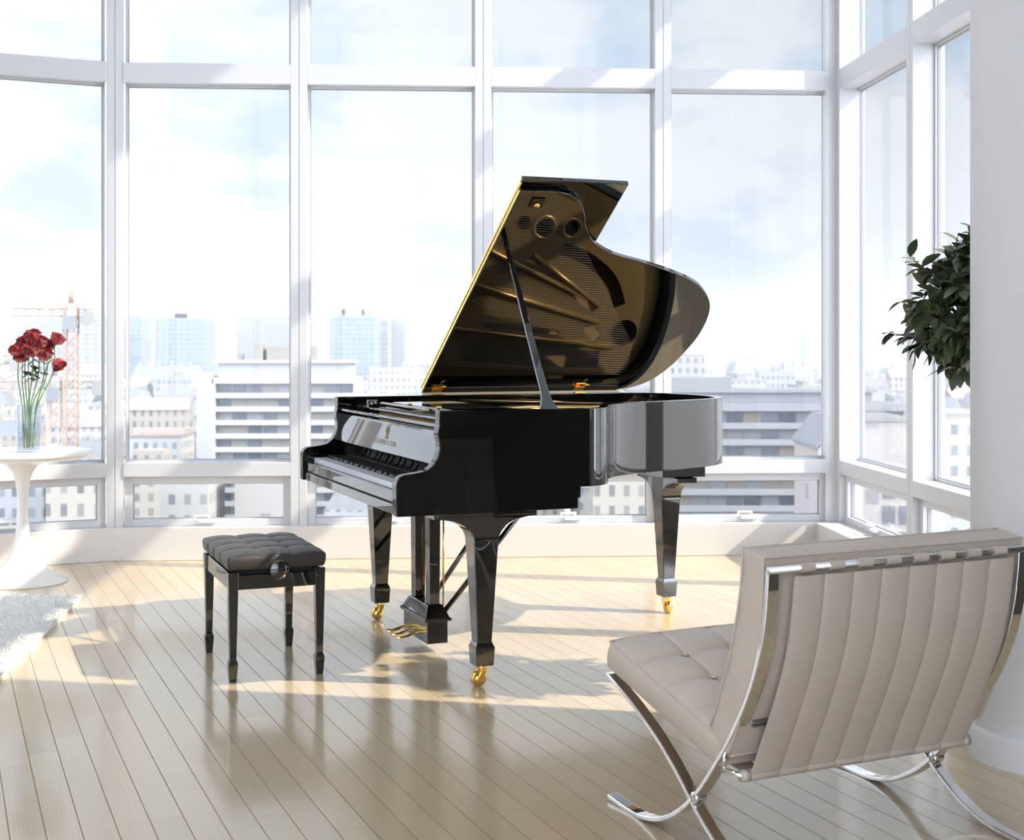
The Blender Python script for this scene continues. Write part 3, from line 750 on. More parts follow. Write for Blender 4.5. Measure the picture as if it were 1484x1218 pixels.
# back cushion: s = bottom to top
bf = [Vector((a, b, 0)) for a, b in [(-.345, .330), (-.385, .42), (-.425, .515), (-.455, .618), (-.472, .70), (-.478, .775)]]
br_ = [Vector((a, b, 0)) for a, b in [(-.418, .275), (-.470, .380), (-.515, .480), (-.545, .590), (-.558, .69), (-.560, .762)]]
bfp = smooth_path(bf, 8); brp = smooth_path(br_, 8)
def pick(path, s):
    x = s * (len(path) - 1); i = min(int(x), len(path) - 2); return path[i].lerp(path[i + 1], x - i)
def b_top(s, t, h):
    a = pick(bfp, s); b = pick(brp, s); d_ = (a - b).normalized(); p = a + d_ * (h - .006); return (p.x, -(-.014 + t * .788), p.y)
def b_bot(s, t):
    b = pick(brp, s); return (b.x, -(-.014 + t * .788), b.y)
bq = cushion('back_cushion', 70, 100, 4, 5, .016, b_top, b_bot, M['taupe'], ch, .014)
ring_tube(lambda s, t: b_bot(s, t)).build('piping', M['taupe'], bq)
ring_tube(lambda s, t: b_top(s, t, .006)).build('front_piping', M['taupe'], bq)
# cushion fastening tabs seen between the straps near the bottom
dl_ = mat('dark_leather', (.11, .09, .08), .5)
for k in range(NS + 1):
    mb = MB(); cw = .088 + (k - .5) * pitch
    for dz in (0, .012): mb.box(-.470 - dz * .35, -.458 - dz * .35, -(cw + .022), -(cw - .022), .352 + dz, .356 + dz)
    mb.build('stitched_tab', dl_, bq)
#@@TABLE
# ------------------------------------------------------------------ pedestal table, vase, roses
tb = empty('pedestal_table', (-2.56, 7.22, 0))
tag(tb, 'small round white pedestal table with a trumpet base holding the rose vase', 'table')
MB().lathe([(0, .012), (.10, .010), (.226, .0), (.228, .004), (.222, .011), (.19, .028), (.15, .052), (.11, .085), (.075, .13), (.052, .18), (.038, .24), (.030, .32), (.027, .40), (.029, .47), (.036, .53), (.050, .575), (.078, .612), (.12, .632), (.15, .638)], (0, 0, 0), 72).build('pedestal', M['table'], tb)
MB().lathe([(0, .632), (.14, .634), (.26, .642), (.325, .655), (.350, .668), (.356, .676), (.352, .684), (.34, .687), (0, .689)], (0, 0, 0), 96).build('tabletop', M['table'], tb)
VX, VY, VZ = -2.500, 7.14, .6895
va = empty('glass_vase', (VX, VY, VZ))
tag(va, 'clear glass cylinder vase half filled with water standing on the round table', 'vase')
MB().lathe([(0, 0), (.058, 0), (.060, .003), (.060, .243), (.0585, .245), (.056, .243), (.056, .014), (.054, .012), (0, .012)], (0, 0, 0), 56).build('vase_wall', M['vase'], va)
MB().lathe([(0, .0125), (.0555, .0125), (.0555, .150), (0, .150)], (0, 0, 0), 56, smooth=False).build('water', M['water'], va)
def petal_patch(r, h, ang, spread, flare, mb, tiltout):
    n, m_ = 7, 7; vs = []; fs = []
    for i in range(m_ + 1):
        v_ = i / m_
        for j in range(n + 1):
            w_ = (j / n - .5) * 2
            a = ang + w_ * spread * (.35 + .65 * math.sin(PI * min(v_ * .7 + .12, .5) ))
            rr = r * (.30 + .70 * math.sin(PI * min(.5, .08 + v_ * .75))) * (1 - (.62 - .5 * tiltout) * max(0, v_ - .5)) * (1 + .05 * math.sin(w_ * 4 + ang * 5)) + flare * max(0, v_ - .7) * 1.6 * (1 + .5 * math.sin(w_ * 5 + ang * 3))
            z = h * (v_ - .13 * w_ ** 4 * v_)
            vs.append((rr * math.cos(a), rr * math.sin(a), z))
    for i in range(m_):
        for j in range(n): a = i * (n + 1) + j; fs.append((a, a + 1, a + n + 2, a + n + 1))
    mb.add(vs, fs, True)
def bloom_mesh(seed, r=.036, h=.047):
    random.seed(seed); mb = MB()
    for ring in range(7):
        f = (ring + 1) / 7; cnt = 3 + (ring + 1) // 2
        for i in range(cnt):
            petal_patch(r * f * random.uniform(.94, 1.04), h * (1.15 - .30 * f) * random.uniform(.96, 1.03), 2 * PI * i / cnt + ring * 1.1 + random.uniform(-.2, .2), PI / cnt * 1.3, .013 * f * f, mb, f)
    mb.lathe([(0, 0), (.009, 0), (.016, .006), (.010, .014)], (0, 0, -.004), 10)
    return mb.mesh('bloom', M['petal'])
blooms = [bloom_mesh(s) for s in (1, 2, 3)]
# photograph positions of the blooms: (column, row, depth offset, size)
RS = [(27, 507, -.02, 1.05, 'leftmost red rose, low on the outside of the bunch, in the glass vase'),
      (37, 495, .03, 1.0, 'red rose second from the left at the top of the vase bunch'),
      (33, 517, .0, 1.0, 'red rose below its neighbours near the left of the bunch'),
      (48, 488, .0, 1.1, 'topmost red rose at the crown of the bunch in the vase'),
      (48, 507, -.04, 1.15, 'large red rose facing forward in the middle of the bunch'),
      (57, 496, -.02, 1.05, 'dark red rose right of the crown of the vase bunch'),
      (64, 514, -.03, 1.0, 'red rose low on the right of the main cluster of the bunch'),
      (69, 501, .03, .95, 'red rose between the main cluster and the two outer right roses'),
      (79, 492, .0, 1.0, 'upper rose of the pair standing out on the right of the bunch'),
      (81, 517, -.02, .95, 'lower drooping rose of the pair on the right of the bunch'),
      (42, 501, .05, 1.0, 'red rose tucked behind the middle of the vase bunch')]
def leaflet(mb, p, d, L, wd, up=Vector((0, 0, 1))):
    d = d.normalized(); s_ = d.cross(up)
    if s_.length < .05: s_ = Vector((1, 0, 0))
    s_.normalize(); n_ = s_.cross(d)
    prof = [(0, .08), (.2, .75), (.45, 1), (.7, .8), (.9, .35), (1, .0)]
    vs = []; fs = []
    for (t, w_) in prof:
        c_ = p + d * L * t - n_ * (L * .22 * t * t)
        vs += [c_ - s_ * wd * w_ + n_ * wd * w_ * .25, c_, c_ + s_ * wd * w_ + n_ * wd * w_ * .25]
    for i in range(len(prof) - 1):
        for j in range(2): a = i * 3 + j; fs.append((a, a + 1, a + 4, a + 3))
    mb.add(vs, fs, True)
random.seed(5)
for i, (px, py, dy, s_, lab) in enumerate(RS):
    hp = at(px, py, VY + dy) - Vector((0, 0, .02))
    r_ = empty('rose', hp); tag(r_, lab, 'rose', 'roses in the glass vase')
    ax = Vector((hp.x - VX, hp.y - VY, 0)); lean = ax.length * 2.2
    b_ = link_mesh('bloom', blooms[i % 3], r_); b_.scale = (s_, s_, s_ * (1.15 if i in (8, 9) else 1))
    tilt = Vector((ax.x * 5.0, -.75 if i not in (8, 9) else -.1, 1)).normalized() if i != 9 else Vector((.5, -.3, -.6)).normalized()
    if i == 4: tilt = Vector((.0, -.8, .6)).normalized()
    b_.rotation_mode = 'QUATERNION'; b_.rotation_quaternion = Vector((0, 0, 1)).rotation_difference(tilt)
    a_ = random.uniform(0, 2 * PI); foot_ = None; fa = 2 * PI * i / 11; foot = Vector((VX + (px - 54) * .0009 + .006 * math.cos(fa), VY + dy * .5 + .026 * math.sin(fa * 2.0), VZ + .02)) - hp
    lip = Vector((VX + max(-.045, min(.045, (px - 48) * .0014)), VY + dy * .6, VZ + .23)) - hp
    top_ = Vector((0, 0, -.004)) if i != 9 else Vector((-.004, 0, .012))
    mid = lip.lerp(top_, .55) + Vector((ax.x * .25, 0, .0)) if i != 9 else lip.lerp(top_, .7) + Vector((-.015, 0, .03))
    MB().tube([tuple(p) for p in smooth_path([foot, lip, mid, top_], 6)], .0030, 8).build('stem', M['stem'], r_)
    if i in (1, 3, 4, 5, 6):
        mb = MB()
        for k in range(6):
            a2 = random.uniform(0, 2 * PI); c_ = lip.lerp(top_, random.uniform(.55, .82))
            c_ = c_ + Vector((0, 0, 0)); leaflet(mb, c_, Vector((math.cos(a2), math.sin(a2), random.uniform(-.7, .1))), random.uniform(.045, .062), .016)
        mb.build('leaf', M['rleaf'], r_)
# ------------------------------------------------------------------ shag rug
rug = empty('shag_rug', (-2.10, 6.72, 0))
tag(rug, 'cream white shag rug on the floor in front of the pedestal table', 'rug')
e1_ = Vector((.125, -1, 0)).normalized(); e2_ = Vector((-1, -.03, 0)).normalized()
RLn, RWd = 2.3, 1.7
p4 = [Vector((0, 0, 0)), e1_ * RLn, e1_ * RLn + e2_ * RWd, e2_ * RWd]
MB().prism([xy(p) for p in p4], lambda p, z: (p[0], p[1], z), .001, .014).build('backing', M['rug'], rug)
random.seed(11); mb = MB()
for k in range(26000):
    a = random.random() * RLn; b = (random.random() ** 1.5) * .85
    p = e1_ * a + e2_ * b; tl = random.uniform(.018, .034)
    d_ = Vector((random.uniform(-.8, .8), random.uniform(-.8, .8), 1)).normalized(); s_ = Vector((random.uniform(-1, 1), random.uniform(-1, 1), 0)).normalized() * .0022
    q0 = p + Vector((0, 0, .010)); q1 = q0 + d_ * tl * .6; q2 = q1 + (d_ + Vector((d_.x, d_.y, -.7))).normalized() * tl * .6
    mb.add([q0 - s_, q0 + s_, q1 + s_, q1 - s_, q2], [(0, 1, 2, 3), (3, 2, 4)])
tag(mb.build('wool_pile', M['rug'], rug), kind='stuff')
# ------------------------------------------------------------------ tree in the pot behind the column
tr_ = empty('potted_tree', (1.70, 4.87, 0))
tag(tr_, 'dense dark green leafy tree half hidden behind the round column', 'tree')
pt_ = MB().lathe([(0, 0), (.12, 0), (.13, .01), (.16, .30), (.17, .31), (.17, .33), (.155, .33), (.15, .30), (0, .30)], (0, 0, 0), 40).build('plant_pot', M['pot'], tr_)
MB().lathe([(0, .305), (.150, .302)], (0, 0, 0), 30).build('soil', M['soil'], pt_)
random.seed(21); br = MB(); lf = MB()
trunk = [Vector((0, 0, .30)), Vector((.01, .01, .7)), Vector((-.01, 0, 1.1)), Vector((0, 0, 1.35))]
br.tube([tuple(p) for p in smooth_path(trunk, 5)], [.018 - .0006 * i for i in range(16)], 8)
CT = Vector((0, 0, 1.395))
for k in range(205):
    z_ = random.uniform(-1, 1); a = random.uniform(0, 2 * PI); rr = math.sqrt(1 - z_ * z_); f = random.uniform(.5, 1.0)
    d_ = Vector((rr * math.cos(a), rr * math.sin(a), z_)); lump = .84 + .24 * noise.noise(d_ * 2.3 + Vector((3, 1, 5)))
    tip = CT + Vector((d_.x * .405, d_.y * .40, d_.z * .355)) * f * lump
    s_ = Vector((0, 0, random.uniform(1.12, 1.34))); mid = s_.lerp(tip, .6) + Vector((0, 0, .02))
    br.tube([s_, mid, tip], [.005, .0035, .0018], 5)
    for j in range(random.randint(9, 12)):
        t_ = random.uniform(.62, 1.05); c_ = mid.lerp(tip, (t_ - .5) * 2) if t_ > .5 else mid
        dirn = (d_ * .6 + Vector((random.uniform(-1, 1), random.uniform(-1, 1), random.uniform(-.9, .7)))).normalized()
        L1_ = random.uniform(.052, .088); leaflet(lf, c_, dirn, L1_, L1_ * .27, Vector((random.uniform(-.4, .4), random.uniform(-.4, .4), 1)))
br.build('branches', M['bark'], tr_); lf.build('foliage', M['leaf'], tr_)
#@@CITY
# ------------------------------------------------------------------ the city outside
GZ = -45
KA = .34                                   # outdoor paint is sunlit: real-world albedo
def cmat(name, col, rough=.8, **k): return mat(name, tuple(v * KA for v in col), rough, **k)
def facade(name, wall, glass, wx, wz, fx=.55, fz=.5, var=.5):
    wall = tuple(v * KA for v in wall); glass = tuple(v * KA * .8 for v in glass); m = mat(name, wall, .8, spec=.2)
    t = nd(m, 'ShaderNodeTexCoord'); s_ = nd(m, 'ShaderNodeSeparateXYZ'); lk(m, t.outputs['Object'], s_.inputs[0])
    u = math_n(m, 'DIVIDE', math_n(m, 'ADD', s_.outputs[0], s_.outputs[1]), wx); w_ = math_n(m, 'DIVIDE', s_.outputs[2], wz)
    mk = math_n(m, 'MULTIPLY', math_n(m, 'LESS_THAN', math_n(m, 'FRACT', u), fx), math_n(m, 'LESS_THAN', math_n(m, 'FRACT', w_), fz))
    g_ = nd(m, 'ShaderNodeNewGeometry'); s2 = nd(m, 'ShaderNodeSeparateXYZ'); lk(m, g_.outputs['Normal'], s2.inputs[0])
    mk = math_n(m, 'MULTIPLY', mk, math_n(m, 'LESS_THAN', math_n(m, 'ABSOLUTE', s2.outputs[2]), .5))
    c_ = nd(m, 'ShaderNodeCombineXYZ'); lk(m, math_n(m, 'FLOOR', u), c_.inputs[0]); lk(m, math_n(m, 'FLOOR', w_), c_.inputs[1])
    wn_ = nd(m, 'ShaderNodeTexWhiteNoise', noise_dimensions='3D'); lk(m, c_.outputs[0], wn_.inputs['Vector'])
    gcol = mixc(m, math_n(m, 'MULTIPLY', wn_.outputs[0], var), glass, wall)
    lk(m, mixc(m, mk, wall, gcol), bsdf(m).inputs['Base Color'])
    return m
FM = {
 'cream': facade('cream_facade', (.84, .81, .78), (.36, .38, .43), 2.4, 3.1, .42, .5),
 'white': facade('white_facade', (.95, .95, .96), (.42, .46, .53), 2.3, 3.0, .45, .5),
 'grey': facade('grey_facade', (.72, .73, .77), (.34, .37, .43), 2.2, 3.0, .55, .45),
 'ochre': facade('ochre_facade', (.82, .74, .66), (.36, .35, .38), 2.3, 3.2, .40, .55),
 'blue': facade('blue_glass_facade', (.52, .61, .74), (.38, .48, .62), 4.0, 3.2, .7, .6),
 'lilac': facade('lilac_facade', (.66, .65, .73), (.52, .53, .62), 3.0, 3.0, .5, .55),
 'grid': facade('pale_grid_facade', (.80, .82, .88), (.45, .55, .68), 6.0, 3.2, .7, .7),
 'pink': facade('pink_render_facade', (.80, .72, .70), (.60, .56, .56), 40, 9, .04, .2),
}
RM = {'zinc': cmat('zinc_roof', (.45, .46, .50), .6), 'tile': cmat('clay_tile_roof', (.62, .52, .49), .8), 'flat': cmat('gravel_roof', (.66, .65, .64), .9), 'whiter': cmat('white_roof', (.85, .85, .85), .8)}
def towr(name, label, px0, px1, ytop, D, depth, fac, extras=(), cat='building', roof='flat'):
    x0, x1 = (px0 - 742) / 2000 * D, (px1 - 742) / 2000 * D; zt = H - (ytop - 498) / 2000 * D
    o = empty(name, ((x0 + x1) / 2, D, GZ)); hw = (x1 - x0) / 2; h = zt - GZ
    tag(o, label, cat)
    MB().box(-hw, hw, 0, depth, 0, h).build('walls', FM[fac], o)
    MB().box(-hw, hw, 0, depth, h, h + .8).build('parapet', RM[roof], o)
    for (f0, f1, hh) in extras: MB().box(-hw + 2 * hw * f0, -hw + 2 * hw * f1, depth * .2, depth * .8, h + .8, h + .8 + hh).build('rooftop_hut', RM['flat'], o)
    return o
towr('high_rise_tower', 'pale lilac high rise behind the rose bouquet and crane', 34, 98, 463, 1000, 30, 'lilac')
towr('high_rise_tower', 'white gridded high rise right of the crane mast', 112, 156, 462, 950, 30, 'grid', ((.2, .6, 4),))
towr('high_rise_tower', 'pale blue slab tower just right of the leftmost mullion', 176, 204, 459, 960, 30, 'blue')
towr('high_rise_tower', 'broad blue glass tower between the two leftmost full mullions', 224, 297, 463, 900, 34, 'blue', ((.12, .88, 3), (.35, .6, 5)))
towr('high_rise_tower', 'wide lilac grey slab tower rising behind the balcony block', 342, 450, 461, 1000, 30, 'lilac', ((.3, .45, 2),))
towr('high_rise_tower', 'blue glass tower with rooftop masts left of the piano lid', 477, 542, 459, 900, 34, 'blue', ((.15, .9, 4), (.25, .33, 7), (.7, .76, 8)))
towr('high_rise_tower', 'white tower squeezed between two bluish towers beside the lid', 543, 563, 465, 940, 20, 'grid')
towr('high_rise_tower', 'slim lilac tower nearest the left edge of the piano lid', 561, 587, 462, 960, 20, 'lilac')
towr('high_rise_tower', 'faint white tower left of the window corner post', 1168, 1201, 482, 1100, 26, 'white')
towr('tower_block', 'beige balcony tower just right of the piano lid tail', 968, 1021, 517, 420, 18, 'cream', ((.1, .5, 2),))
towr('office_block', 'low beige block above the grey balcony building', 1048, 1110, 553, 520, 30, 'cream', ((.4, .6, 2),))
towr('office_block', 'brown grey rooftop block left of the corner post', 1158, 1203, 564, 330, 14, 'grey', ((.2, .4, 1),))
towr('office_block', 'pale office block with many windows beside the round column', 1362, 1440, 607, 200, 16, 'white')
towr('office_block', 'low pale blue block along the horizon left of the lid', 560, 640, 533, 1250, 30, 'blue')
# ochre and stone houses low on the left
towr('town_house', 'ochre town house seen in the low window behind the table', 66, 158, 697, 190, 12, 'ochre', roof='tile')
towr('town_house', 'grey stone town house at the far left low window', -30, 64, 690, 200, 12, 'grey', roof='zinc')
towr('town_house', 'blank pale stone block in the low window above the stool', 232, 302, 690, 210, 12, 'cream', roof='zinc')
towr('town_house', 'white rendered house right of the balcony block foot', 340, 415, 692, 215, 12, 'pink', roof='whiter')
towr('town_house', 'white house with tall windows under the blue tower', 182, 262, 636, 330, 14, 'white', roof='tile')
towr('town_house', 'mottled pale house seen beneath the piano tail', 860, 948, 690, 215, 12, 'ochre', roof='zinc')
# gabled pink wall building
def gabled(px0, px1, yt, D, depth, ytr):
    x0, x1 = (px0 - 742) / 2000 * D, (px1 - 742) / 2000 * D; z0 = H - (yt - 498) / 2000 * D; z1 = H - (ytr - 498) / 2000 * D
    o = empty('gabled_building', ((x0 + x1) / 2, D, GZ)); hw = (x1 - x0) / 2; tag(o, 'pale pink building with a blank gable wall outside the right windows', 'building')
    zr = z1 - GZ; zl = z0 - GZ
    prof = [(-hw, 0), (hw, 0), (hw, zr), (-hw + 2.6, zr), (-hw, zl)]
    MB().prism(prof, lambda p, t: (p[0], t, p[1]), 0, depth).build('walls', FM['pink'], o)
    MB().prism([(-hw - .3, zl - .1), (-hw + 2.5, zr + .05), (hw + .3, zr + .05), (hw + .3, zr + .5), (-hw + 2.3, zr + .5), (-hw - .3, zl + .3)], lambda p, t: (p[0], t, p[1]), -.2, depth + .3).build('roof', RM['zinc'], o)
    w_ = MB(); w_.box(0, 1.5, -.12, .02, 0, 2.2); wm_ = w_.mesh('window', cmat('dark_window', (.25, .26, .30), .2))
    for i in range(2):
        for k in range(7): 
            q_ = link_mesh('window', wm_, o); q_.location = (hw - 3.6 + i * 2.0, 0, z0 - GZ - 6 - k * 3.1)
gabled(1186, 1322, 650, 165, 14, 612)
# balcony blocks with real slabs and individual windows
def balcony_block(label, px0, px1, ytop, D, pitch, nfl, nwin, wallm, slabm, pal, depth=14, band=.9, setback=None):
    x0, x1 = (px0 - 742) / 2000 * D, (px1 - 742) / 2000 * D; zt = H - (ytop - 498) / 2000 * D - GZ
    o = empty('balcony_building', ((x0 + x1) / 2, D, GZ)); hw = (x1 - x0) / 2; tag(o, label, 'building')
    MB().box(-hw, hw, 1.6, depth, 0, zt).build('walls', wallm, o)
    MB().box(-hw - .4, hw + .4, -.1, depth, zt, zt + 1.3).build('cornice', slabm, o)
    ww = 2 * hw / nwin
    wms = [MB().box(.15, ww - .15, 1.45, 1.65, .1, pitch - 1.0).mesh('window', p_) for p_ in pal]
    for f in range(nfl):
        zf = zt - (f + 1) * pitch
        MB().box(-hw, hw, 0, 1.6, zf - .25, zf).box(-hw, hw, 0, .15, zf, zf + band).build('balcony', slabm, o)
        for k in range(nwin):
            q_ = link_mesh('window', random.choice(wms), o); q_.location = (-hw + k * ww, 0, zf + .6)
    for s_ in (-1, 1): MB().box(min(s_ * hw, s_ * (hw + .8)), max(s_ * hw, s_ * (hw + .8)), 0, depth, 0, zt).build('end_wall', slabm, o)
    if setback:
        f0, f1, hh = setback
        MB().box(-hw * f0, hw * f1, 2.5, depth - 2, zt + 1.3, zt + 1.3 + hh).build('penthouse', wallm, o)
        MB().box(-hw * f0 - .8, hw * f1 + .8, 1.6, depth - 1, zt + 1.3 + hh, zt + 1.9 + hh).build('penthouse_roof', slabm, o)
    return o, hw, zt
slabw = cmat('white_concrete', (1.0, 1.0, 1.0), .8); slabg = cmat('grey_concrete', (.50, .51, .54), .8); wallg = cmat('grey_render', (.55, .56, .60), .8); wallw = cmat('pale_render', (.90, .90, .91), .8)  # the grey block has its own mid-grey render
pal = [cmat('blind_pale', (.62, .63, .65), .5), cmat('glass_blue_grey', (.22, .26, .34), .15), cmat('glass_mid', (.34, .37, .44), .2), cmat('curtain_cream', (.66, .62, .56), .7)]
random.seed(3)
o1, hw1, zt1 = balcony_block('white apartment block with stacked balconies behind the keyboard end', 312, 512, 556, 306, 3.0, 11, 9, wallw, slabw, pal, setback=(1.0, .94, 3.2))
MB().box(-hw1 - 4.2, -hw1 - .8, 0, 12, 0, zt1 + 1.6).build('stair_tower', wallw, o1)
MB().box(-hw1 * .30, -hw1 * .02, 4, 9, zt1 + 5.1, zt1 + 8.2).build('rooftop_hut', cmat('tan_render', (.62, .57, .50), .8), o1)
MB().box(-hw1 * .50, -hw1 * .36, 4, 9, zt1 + 5.1, zt1 + 9).build('rooftop_hut', cmat('tan_render_light', (.66, .62, .57), .8), o1)
MB().box(hw1 * .30, hw1 * .42, 4, 9, zt1 + 5.1, zt1 + 8.4).build('rooftop_hut', cmat('tan_render_mid', (.60, .56, .50), .8), o1)
MB().box(-hw1 * .72, -hw1 * .66, 4, 6, zt1 + 5.1, zt1 + 6.5).build('chimney', slabg, o1)
pal2 = [cmat('dark_glass', (.10, .12, .17), .15), cmat('dim_glass', (.20, .22, .28), .2), cmat('grey_blind', (.42, .43, .46), .6), cmat('ochre_blind', (.50, .42, .34), .7)]
o2, hw2, zt2 = balcony_block('long dark grey balcony block outside the right back windows', 900, 1310, 596, 250, 3.0, 6, 16, wallg, slabg, pal2, setback=(.92, .8, 2.0))
MB().box(-hw2 * .7, -hw2 * .2, 3, 9, zt2 + 3.9, zt2 + 6.0).build('rooftop_hut', slabg, o2)
# crane
def crane(label, px, ytop, D, colr, jib_l, jib_r):
    xw = (px - 742) / 2000 * D; zt = H - (ytop - 498) / 2000 * D - GZ
    o = empty('tower_crane', (xw, D, GZ)); tag(o, label, 'crane'); m_ = colr; a = 1.0
    def lattice(name, p0, p1, a, step):
        mb = MB(); d_ = (p1 - p0); n = max(2, int(d_.length / step)); dn = d_.normalized()
        s1 = dn.cross(Vector((0, 1, 0))).normalized() if abs(dn.y) < .9 else Vector((1, 0, 0)); s2 = dn.cross(s1)
        cs = [s1 * a + s2 * a, s1 * a - s2 * a, -s1 * a - s2 * a, -s1 * a + s2 * a]
        for c_ in cs: mb.tube([p0 + c_, p1 + c_], .13, 4)
        for i in range(n):
            q0 = p0 + d_ * (i / n); q1 = p0 + d_ * ((i + 1) / n)
            for j in range(4):
                mb.tube([q0 + cs[j], q1 + cs[(j + 1) % 4]], .07, 3, caps=False); mb.tube([q0 + cs[j], q0 + cs[(j + 1) % 4]], .07, 3, caps=False)
        return mb.build(name, m_, o)
    lattice('mast', Vector((0, 0, 0)), Vector((0, 0, zt)), .95, 2.2)
    lattice('jib', Vector((-1, 0, zt - 1.5)), Vector((jib_l, -3, zt - 1.5)), .6, 1.8)
    lattice('counter_jib', Vector((1, 0, zt - 1.5)), Vector((jib_r, 1, zt - 1.5)), .6, 1.8)
    MB().box(-1, 1, -1.4, -.2, zt - 4.2, zt - 2).build('cab', cmat('cab_grey', (.5, .52, .58), .5), o)
    MB().box(jib_r - 1.4, jib_r, -.6, 1.6, zt - 3.4, zt - 1.2).build('counterweight', RM['flat'], o)
    MB().tube([(0, 0, zt), (0, 0, zt + 3.5)], [.5, .15], 6).build('tower_peak', m_, o)
    MB().tube([(0, 0, zt + 3.4), (jib_l * .7, -2, zt - .8)], .06, 4).tube([(0, 0, zt + 3.4), (jib_r * .9, 0, zt - .8)], .06, 4).build('tie_rod', m_, o)
crane('orange lattice tower crane rising behind the roses', 103, 440, 225, cmat('faded_orange_steel', (.80, .56, .42), .6), -8.3, 3.2)
crane('pale pink second crane mast just left of the orange crane', 79, 545, 240, cmat('faded_pink_steel', (.82, .68, .62), .6), -12, 8)
crane('yellow crane with its arm low at the far left edge of view', -60, 507, 215, cmat('faded_yellow_steel', (.84, .70, .42), .6), -6, 9.5)
# carpet of low city blocks: each one its own object
random.seed(40)
def block_mesh(w, d, h, kind, fac, roof):
    mb = MB(); mb.box(-w / 2, w / 2, 0, d, 0, h)
    if kind == 'gable':
        mb.prism([(0 - .3, h), (d + .3, h), (d / 2, h + d * .32)], lambda p, t: (t, p[0], p[1]), -w / 2, w / 2, mi=1)
    elif kind == 'mansard':
        mb.frustum((0, d / 2), w, d, h, (0, d / 2), w - 3, d - 3, h + 3.4, mi=1)
        for k in range(3): mb.box(-w * .38 + k * w * .3, -w * .38 + k * w * .3 + 1.2, d * .3, d * .3 + 1, h + 3.2, h + 5.2, mi=0)
    else:
        mb.box(-w / 2, w / 2, 0, d, h, h + .7, mi=1); a = random.uniform(-.3, .2) * w
        mb.box(a, a + w * .25, d * .3, d * .6, h + .7, h + 3.2, mi=0)
    return mb.mesh('city_block', [FM[fac], RM[roof]])
kinds = []
for (kd, nm_) in (('gable', 'pitched roof'), ('mansard', 'mansard roof'), ('flat', 'flat roof')):
    for fac, cn in (('cream', 'cream'), ('white', 'white'), ('grey', 'grey'), ('ochre', 'ochre')):
        rf_ = {'gable': ('tile', 'clay tile'), 'mansard': ('zinc', 'zinc'), 'flat': ('flat', 'gravel')}[kd]
        w = random.uniform(14, 24); kinds.append((block_mesh(w, random.uniform(11, 15), random.uniform(17, 25), kd, fac, rf_[0]), w, cn, nm_))
def zone(px):
    if px < 170: return 'behind the table and roses'
    if px < 434: return 'between the second and third mullions'
    if px < 700: return 'between the third mullion and the piano lid'
    if px < 961: return 'behind the raised piano lid'
    if px < 1213: return 'right of the piano by the corner'
    return 'through the right side windows'
def dist_word(D): return 'nearby' if D < 420 else ('middle distance' if D < 800 else 'far off')
cnt = 0
placed = []
def foot(o, pad=1.0):
    bb = [o.matrix_basis @ Vector(q) for ch_ in ([o] if o.type == 'MESH' else o.children) for q in ch_.bound_box]
    return (min(b.x for b in bb) - pad, max(b.x for b in bb) + pad, min(b.y for b in bb) - pad, max(b.y for b in bb) + pad)
for o in list(C.objects):
    if o.parent is None and o.get('category') in ('building', 'crane') : placed.append(foot(o))
def clash(b): return any(b[0] < q[1] and b[1] > q[0] and b[2] < q[3] and b[3] > q[2] for q in placed)
D = 235.0
while D < 1700:
    x = -.40 * D; xmax = .36 * D
    while x < xmax:
        me_, w, cn, rn = random.choice(kinds); s_ = random.uniform(.85, 1.15) * (1 + max(0, D - 500) / 1500)
        px = 742 + 2000 * (x + w * s_ / 2) / D
        skip = (D < 330 and 285 < px < 520) or (D < 275 and 880 < px < 1340) or (D < 245 and px < 160)
        if not skip and cnt < 296:
            o = bpy.data.objects.new('city_block', me_); C.objects.link(o)
            o.location = (x + w * s_ / 2, D + random.uniform(-4, 4) * s_, GZ); o.rotation_euler = (0, 0, random.uniform(-.2, .2)); o.scale = (s_, s_, random.uniform(.8, 1.12) if D < 700 else random.uniform(.8, 1.35))
            b_ = foot(o, .4)
            if clash(b_): bpy.data.objects.remove(o); x += w * s_ * .35; continue
            placed.append(b_)
            g = '%s %s city blocks with %s %s' % (dist_word(D), cn, rn, zone(px))
            tag(o, '%s %s city block with %s %s' % (dist_word(D), cn, rn, zone(px)), 'building', g); cnt += 1
        x += w * s_ * random.uniform(1.1, 1.6) * (1 + max(0, D - 700) / 1400)
    D *= 1.105
struct('ground', MB().box(-4000, 4000, -60, 9000, GZ - 1, GZ), cmat('city_ground', (1.0, 1.0, 1.02), .9))
# thin daylight haze over the city
HAZE = 1
if HAZE:
    hz = MB().box(-1500, 1500, 120, 3200, GZ + .5, 45).build('city_haze', None, None)
    hz.data.materials.clear(); m = bpy.data.materials.new('haze'); m.use_nodes = True; nt = m.node_tree; nt.nodes.remove(nt.nodes['Principled BSDF'])
    vs_ = nt.nodes.new('ShaderNodeVolumeScatter'); vs_.inputs['Color'].default_value = (.31, .33, .375, 1); vs_.inputs['Density'].default_value = .0007; vs_.inputs['Anisotropy'].default_value = 0
    nt.links.new(vs_.outputs[0], nt.nodes['Material Output'].inputs['Volume']); hz.data.materials.append(m)
    tag(hz, 'thin white daylight haze lying over the distant city', 'haze', kind='structure')
